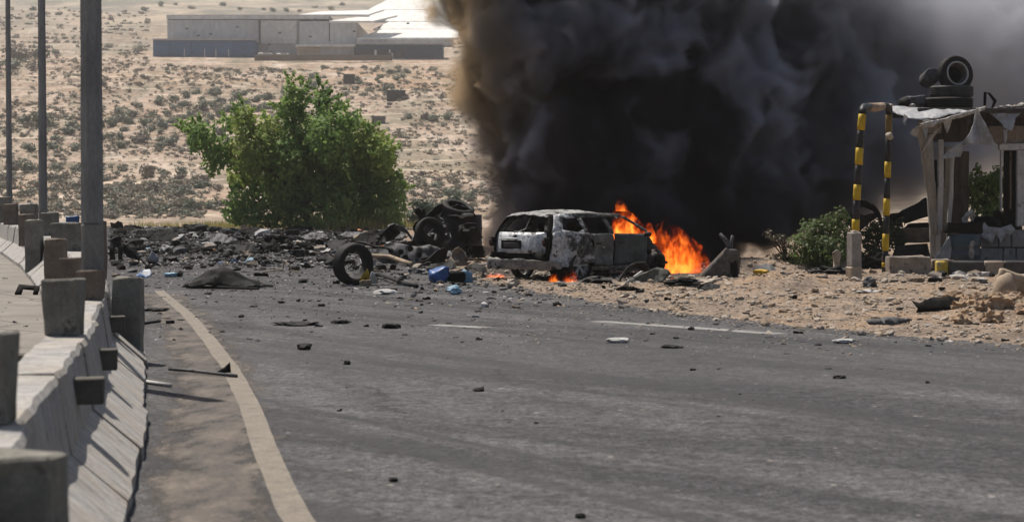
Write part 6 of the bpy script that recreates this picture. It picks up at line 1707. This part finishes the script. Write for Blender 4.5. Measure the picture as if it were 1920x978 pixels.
# clods of the heap by the boulder
M_CLOD = dirty('orange_clod', (.30, .205, .135), (.47, .35, .25), 4, .95, .7, spec=.08)
rr = random.Random(31)
for i in range(34):
    px, py = rr.uniform(1775, 1930), rr.uniform(562, 606); py += 14 * (1 - (px - 1775) / 155) * .8
    g_ = G(px, py); r_ = rr.uniform(7, 21) * g_.y / FPX
    o = MB().tri_lump((0, 0, 0), r_, 60 + i, 3, .7, (1.15, 1, .8), 2.4).build('clod', M_CLOD); o.location = (g_.x, g_.y, gz(g_.x, g_.y) + r_ * .35)
    tag(o, 'orange tan clod of earth in the heap below the boulder', 'clod', 'clods in the heap below the boulder')
o = sheet('dusty_strip', 'long dark dusty strip lying on the shoulder below the black bumper', 'scrap', [(1625, 604), (1650, 602), (1672, 598), (1690, 600), (1712, 603), (1690, 609), (1660, 611), (1630, 610)], 29.5, M_SCRAPG, lambda u, w: 1.2 * w + .06 * fbm(u * 4, w * 4, 2, 3), .03, .06, .03); o.location.z = gz(o.location.x, 29.5) - .01
lump(1428, 549, 30, 9, 'yellow crumpled sack on the dirt heap', M_YELLOW, 'yellow_sack', 53, 'sack')
lump(1625, 553, 40, 6, 'flat white board on the dirt by the bollard', M_PALE, 'white_board', 54, 'board')

# rags, splinters and rubble about the booth
for i, (ol, Y, m) in enumerate([([(1730, 226), (1744, 224), (1740, 246), (1736, 262), (1731, 244)], 52.2, M_SHEET), ([(1768, 222), (1786, 218), (1782, 236), (1776, 250), (1771, 238)], 52.2, M_BOARDL), ([(1808, 212), (1822, 209), (1820, 228), (1814, 240)], 52.3, M_DBROWN),
                                 ([(1880, 244), (1890, 242), (1888, 262), (1884, 276)], 52.7, M_SHEET), ([(1694, 214), (1702, 218), (1698, 236), (1693, 230)], 52.2, M_SHEET)]):
    rag = sheet('hanging_rag', 'small torn rag hanging from the booth roof edge', 'rag', ol, Y, m, (lambda s_: lambda u, w: .08 * fbm(u * 6, w * 6, s_, 3))(i), .01, .05, .03, i, grp='small rags along the booth roof')
rr = random.Random(88)
for i in range(46):
    px, py = rr.uniform(1660, 1925), rr.uniform(506, 536)
    g_ = G(px, py); y_ = min(g_.y, 46.0) if px > 1750 else g_.y
    w = rr.uniform(.08, .34)
    m = rr.choice([M_SCRAP, M_SOOT, M_STONE, M_BOARDL, M_BROWNW])
    o = MB().tri_lump((0, 0, w * .15), w * .5, 300 + i, 1, .9, (1.2, .8, .5), 2.4).build('broken_chunk', m); o.location = ((px - 960) / FPX * y_, y_, gz((px - 960) / FPX * y_, y_) - .01)
    tag(o, 'small broken chunk on the ground in front of the booth kerb', 'rubble', 'broken chunks before the booth')
# ------------------------------------------------------------------ scattered scrap and stones
def shard_me(k):
    rr = random.Random(500 + k)
    kind = [0, 3, 2, 0, 1, 3, 0, 3][k % 8]
    mb = MB()
    if kind == 0:      # flat torn plate, bent
        n = rr.randint(5, 8)
        poly = [(.5 * rr.uniform(.5, 1.1) * math.cos(6.28 * i / n), .38 * rr.uniform(.4, 1.1) * math.sin(6.28 * i / n)) for i in range(n)]
        b1, b2 = rr.uniform(-.5, .5), rr.uniform(-.6, .6)
        panel(mb, poly, .3, lambda u, w: (u, w, .10 + b1 * u * u + b2 * w * w + .08 * N3(u * 4, w * 4, k)), .05)
    elif kind == 1:    # chunk
        mb.tri_lump((0, 0, .18), .42, k, 1, .9, (1.15, .8, .5), 2.6)
    elif kind == 2:    # bent strip
        mb.tube([(-.6, 0, .06), (-.2, rr.uniform(-.15, .15), rr.uniform(.06, .2)), (.2, rr.uniform(-.1, .1), rr.uniform(.06, .22)), (.6, rr.uniform(-.2, .2), rr.uniform(.04, .12))], [rr.uniform(.03, .07), .09, rr.uniform(.05, .1), .03], 5)
    else:              # upturned folded plate
        a = rr.uniform(.6, 1.4)
        panel(mb, torn([(-.5, -.3), (.45, -.34), (.5, .28), (-.4, .3)], .25, .07, k), .25, lambda u, w: (u, w * (math.cos(a) if w > 0 else 1), .06 + (w * math.sin(a) if w > 0 else 0) + .06 * N3(u * 4, w * 4, k)), .05)
    return mb.mesh('scrap')
SHARD = [shard_me(k) for k in range(16)]
STONEM = []
for k in range(8):
    mb = MB().tri_lump((0, 0, .22), .48, 700 + k, 1, .45, (1.1, .9, .6), 1.5); STONEM.append(mb.mesh('stone'))
_mc = {}
def with_mat(me, m):
    k = (me.name, m.name)
    if k not in _mc:
        c = me.copy(); c.materials.clear(); c.materials.append(m); _mc[k] = c
    return _mc[k]
rr = random.Random(77)
def zone(n, x0, x1, y0, y1, smin, smax, mats, fn=None, bias=1.0):
    out = []
    while len(out) < n:
        px, py = rr.uniform(x0, x1), lerp(y0, y1, rr.random() ** bias)
        if fn and rr.random() > fn(px, py): continue
        p_ = G(px, py)
        s_ = lerp(smin, smax, rr.random() ** 2.6)      # size in photo pixels
        w = s_ * p_.y / FPX
        if p_.x < bar_x(p_.y) + 0.62 and p_.x > bar_x(p_.y) - .7: continue
        out.append((s_, p_.x, p_.y, min(w, .8), rr.choice(mats)))
    return out
B5 = [M_SCRAP] * 7 + [M_SOOT] * 3 + [M_SCRAPG] * 2
MIXED = B5 + [M_PALE, M_TANS, M_STONE]
sc_ = []
sc_ += zone(1800, 205, 760, 427, 476, 6, 32, B5 * 6 + [M_PALE] * 6 + [M_TANS, M_STONE, M_ORANGE], lambda px, py: .35 + .65 * sstep(425, 440, py))
sc_ += zone(620, 205, 720, 466, 522, 5, 30, MIXED * 4 + [M_BLUE, M_LBLUE], lambda px, py: 1 - .75 * sstep(480, 522, py))
sc_ += zone(300, 620, 910, 462, 536, 5, 30, MIXED * 4 + [M_BLUE])
sc_ += zone(480, 720, 1420, 518, 580, 5, 22, MIXED, lambda px, py: 1 - .5 * sstep(530, 568, py))
sc_ += zone(420, 262, 1500, 522, 640, 5, 20, B5 + [M_PALE])
sc_ += zone(240, 262, 1920, 600, 820, 4, 15, B5 + [M_PALE])
sc_ += zone(60, 300, 1900, 760, 975, 4, 9, B5)
sc_ += zone(320, 1380, 1920, 515, 650, 5, 22, MIXED, lambda px, py: .7)
sc_ += zone(60, 2, 140, 455, 620, 3, 12, MIXED)
sc_ += zone(50, 0, 200, 398, 440, 5, 16, MIXED)
sc_.sort(key=lambda q: -q[0])
LBL = {'charred_scrap': ('charred_scrap', 'small charred black scrap fragment strewn over the road and verge', 'charred scrap fragments'),
       'soot_black': ('charred_scrap', 'small charred black scrap fragment strewn over the road and verge', 'charred scrap fragments'),
       'grey_scrap': ('grey_scrap', 'small bent grey metal fragment strewn among the black scrap', 'grey metal fragments'),
       'pale_scrap': ('pale_scrap', 'small pale white fragment strewn among the black scrap', 'pale fragments'),
       'tan_stone': ('tan_fragment', 'small tan broken fragment strewn among the scrap', 'tan fragments'), 'pale_stone': ('tan_fragment', 'small tan broken fragment strewn among the scrap', 'tan fragments'),
       'blue_plastic': ('blue_fragment', 'small blue plastic fragment among the scrap', 'blue fragments'), 'faded_blue_plastic': ('blue_fragment', 'small blue plastic fragment among the scrap', 'blue fragments'),
       'orange_scrap': ('orange_fragment', 'small orange fragment among the black scrap', 'orange fragments')}
cnt = {}
left = {}
def merge(store, me, x, y, z, s_, rz, sz=1.0, mi=0):
    rot = Matrix.Rotation(rz, 3, 'Z'); b = len(store.v)
    for v_ in me.vertices:
        q = rot @ v_.co; store.v.append(Vector((x + q.x * s_, y + q.y * s_, z + q.z * s_ * sz)))
    for pl in me.polygons: store.f.append(tuple(b + q for q in pl.vertices)); store.mi.append(mi)
rest_m = [M_SCRAP, M_SOOT, M_SCRAPG, M_PALE, M_TANS, M_STONE]
rest = MB()
for s_, x, y, w, m in sc_:
    name, lab, grp = LBL[m.name]
    k = rr.randrange(16); rz = rr.uniform(0, 6.28); z = gz(x, y) - .01
    sz = rr.uniform(.7, 1.3)
    if cnt.get(name, 0) < (285 if name == 'charred_scrap' else 90):
        cnt[name] = cnt.get(name, 0) + 1
        o = bpy.data.objects.new(name, with_mat(SHARD[k], m)); COL.objects.link(o)
        o.location = (x, y, z); o.scale = (w, w, w * sz); o.rotation_euler = (rr.uniform(-.15, .15), rr.uniform(-.15, .15), rz)
        tag(o, lab, 'scrap', grp)
    else:
        merge(rest, SHARD[k], x, y, z, w, rz, sz, rest_m.index(m) if m in rest_m else 0)
# fine char and crumbs that nobody could count
def crumbs(store, n, x0, x1, y0, y1, smin, smax, mis, fn=None):
    c_ = 0
    while c_ < n:
        px, py = rr.uniform(x0, x1), rr.uniform(y0, y1)
        if fn and rr.random() > fn(px, py): continue
        p_ = G(px, py); c_ += 1
        if bar_x(p_.y) - .7 < p_.x < bar_x(p_.y) + 0.6: continue
        w = lerp(smin, smax, rr.random() ** 2) * p_.y / FPX
        mi = rr.choice(mis)
        merge(store, STONEM[rr.randrange(8)], p_.x, p_.y, gz(p_.x, p_.y) - .004, w, rr.uniform(0, 6.28), rr.uniform(.4, 1.0), mi)
crumbs(rest, 4200, 205, 760, 425, 500, 3, 8, [0, 0, 0, 1, 2, 2, 3])
crumbs(rest, 2200, 262, 1400, 500, 620, 3, 7, [0, 0, 1, 2, 3, 5], lambda px, py: 1 - .85 * sstep(520, 590, py))
crumbs(rest, 650, 262, 1920, 580, 960, 2, 4.5, [0, 0, 1, 2, 4], lambda px, py: 1 - .8 * sstep(600, 800, py))
crumbs(rest, 300, 262, 330, 560, 970, 2, 6, [4, 4, 5, 2, 0])
tag(rest.build('fine_debris', rest_m), 'fine charred crumbs and chips strewn across the road', 'debris', kind='stuff')
# stones of the shoulder
st_ = []
def shoulder_w(px, py):
    p_ = G(px, py); e = p_.x - edge_x(p_.y)
    return .15 if e < -.3 else (1.0 if e < 2.5 else .75)
st_ += zone(820, 880, 1925, 512, 662, 4, 24, [M_STONE, M_STONE, M_TANS], shoulder_w)
MNDS = [(1450, 530, 60, 26), (1890, 585, 70, 30), (1930, 575, 40, 30)]
for (a, b, c, d) in MNDS:
    for _ in range(46):
        px, py = rr.gauss(a, c * .6), rr.gauss(b, d * .5)
        p_ = G(px, py); s_ = rr.uniform(5, 22); st_.append((s_, p_.x, p_.y, s_ * p_.y / FPX, M_TANS))
st_.sort(key=lambda q: -q[0])
srest = MB(); ns = 0
for s_, x, y, w, m in st_:
    e = x - edge_x(y)
    if e < -1.2: continue
    k = rr.randrange(8); z = gz(x, y) - .08 * w
    if ns < 290:
        ns += 1
        o = bpy.data.objects.new('stone', with_mat(STONEM[k], m)); COL.objects.link(o)
        o.location = (x, y, z); o.scale = (w, w, w * rr.uniform(.7, 1.1)); o.rotation_euler = (rr.uniform(-.4, .4), rr.uniform(-.4, .4), rr.uniform(0, 6.3))
        tag(o, 'pale sandy stone lying loose on the dirt shoulder', 'stone', 'loose stones on the shoulder')
    else: merge(srest, STONEM[k], x, y, z, w, rr.uniform(0, 6.3), rr.uniform(.7, 1), 0 if m is M_STONE else 1)
def sw2(px, py):
    p_ = G(px, py); e = p_.x - edge_x(p_.y)
    return .06 if e < -.5 else (.5 if e < 0 else 1.0)
crumbs(srest, 9500, 880, 1925, 508, 668, 2, 7, [0, 0, 1, 1, 2], sw2)
tag(srest.build('gravel', [M_STONE, M_TANS, M_SCRAPG]), 'loose sandy gravel over the dirt shoulder', 'gravel', kind='stuff')

# ------------------------------------------------------------------ haze
HZ = MB().box((0, 1080, 150), (2600, 2340, 314)).build('haze', None)
t = NT('thin_haze')
vol = t.n('VolumePrincipled', {'Color': (0.90, 0.88, 0.88, 1), 'Density': 0.00021, 'Anisotropy': 0.1})
t.t.links.new(vol.outputs[0], t.out.inputs['Volume'])
HZ.data.materials.append(t.m)
tag(HZ, 'thin pale haze over the dry slope', 'haze', kind='stuff')
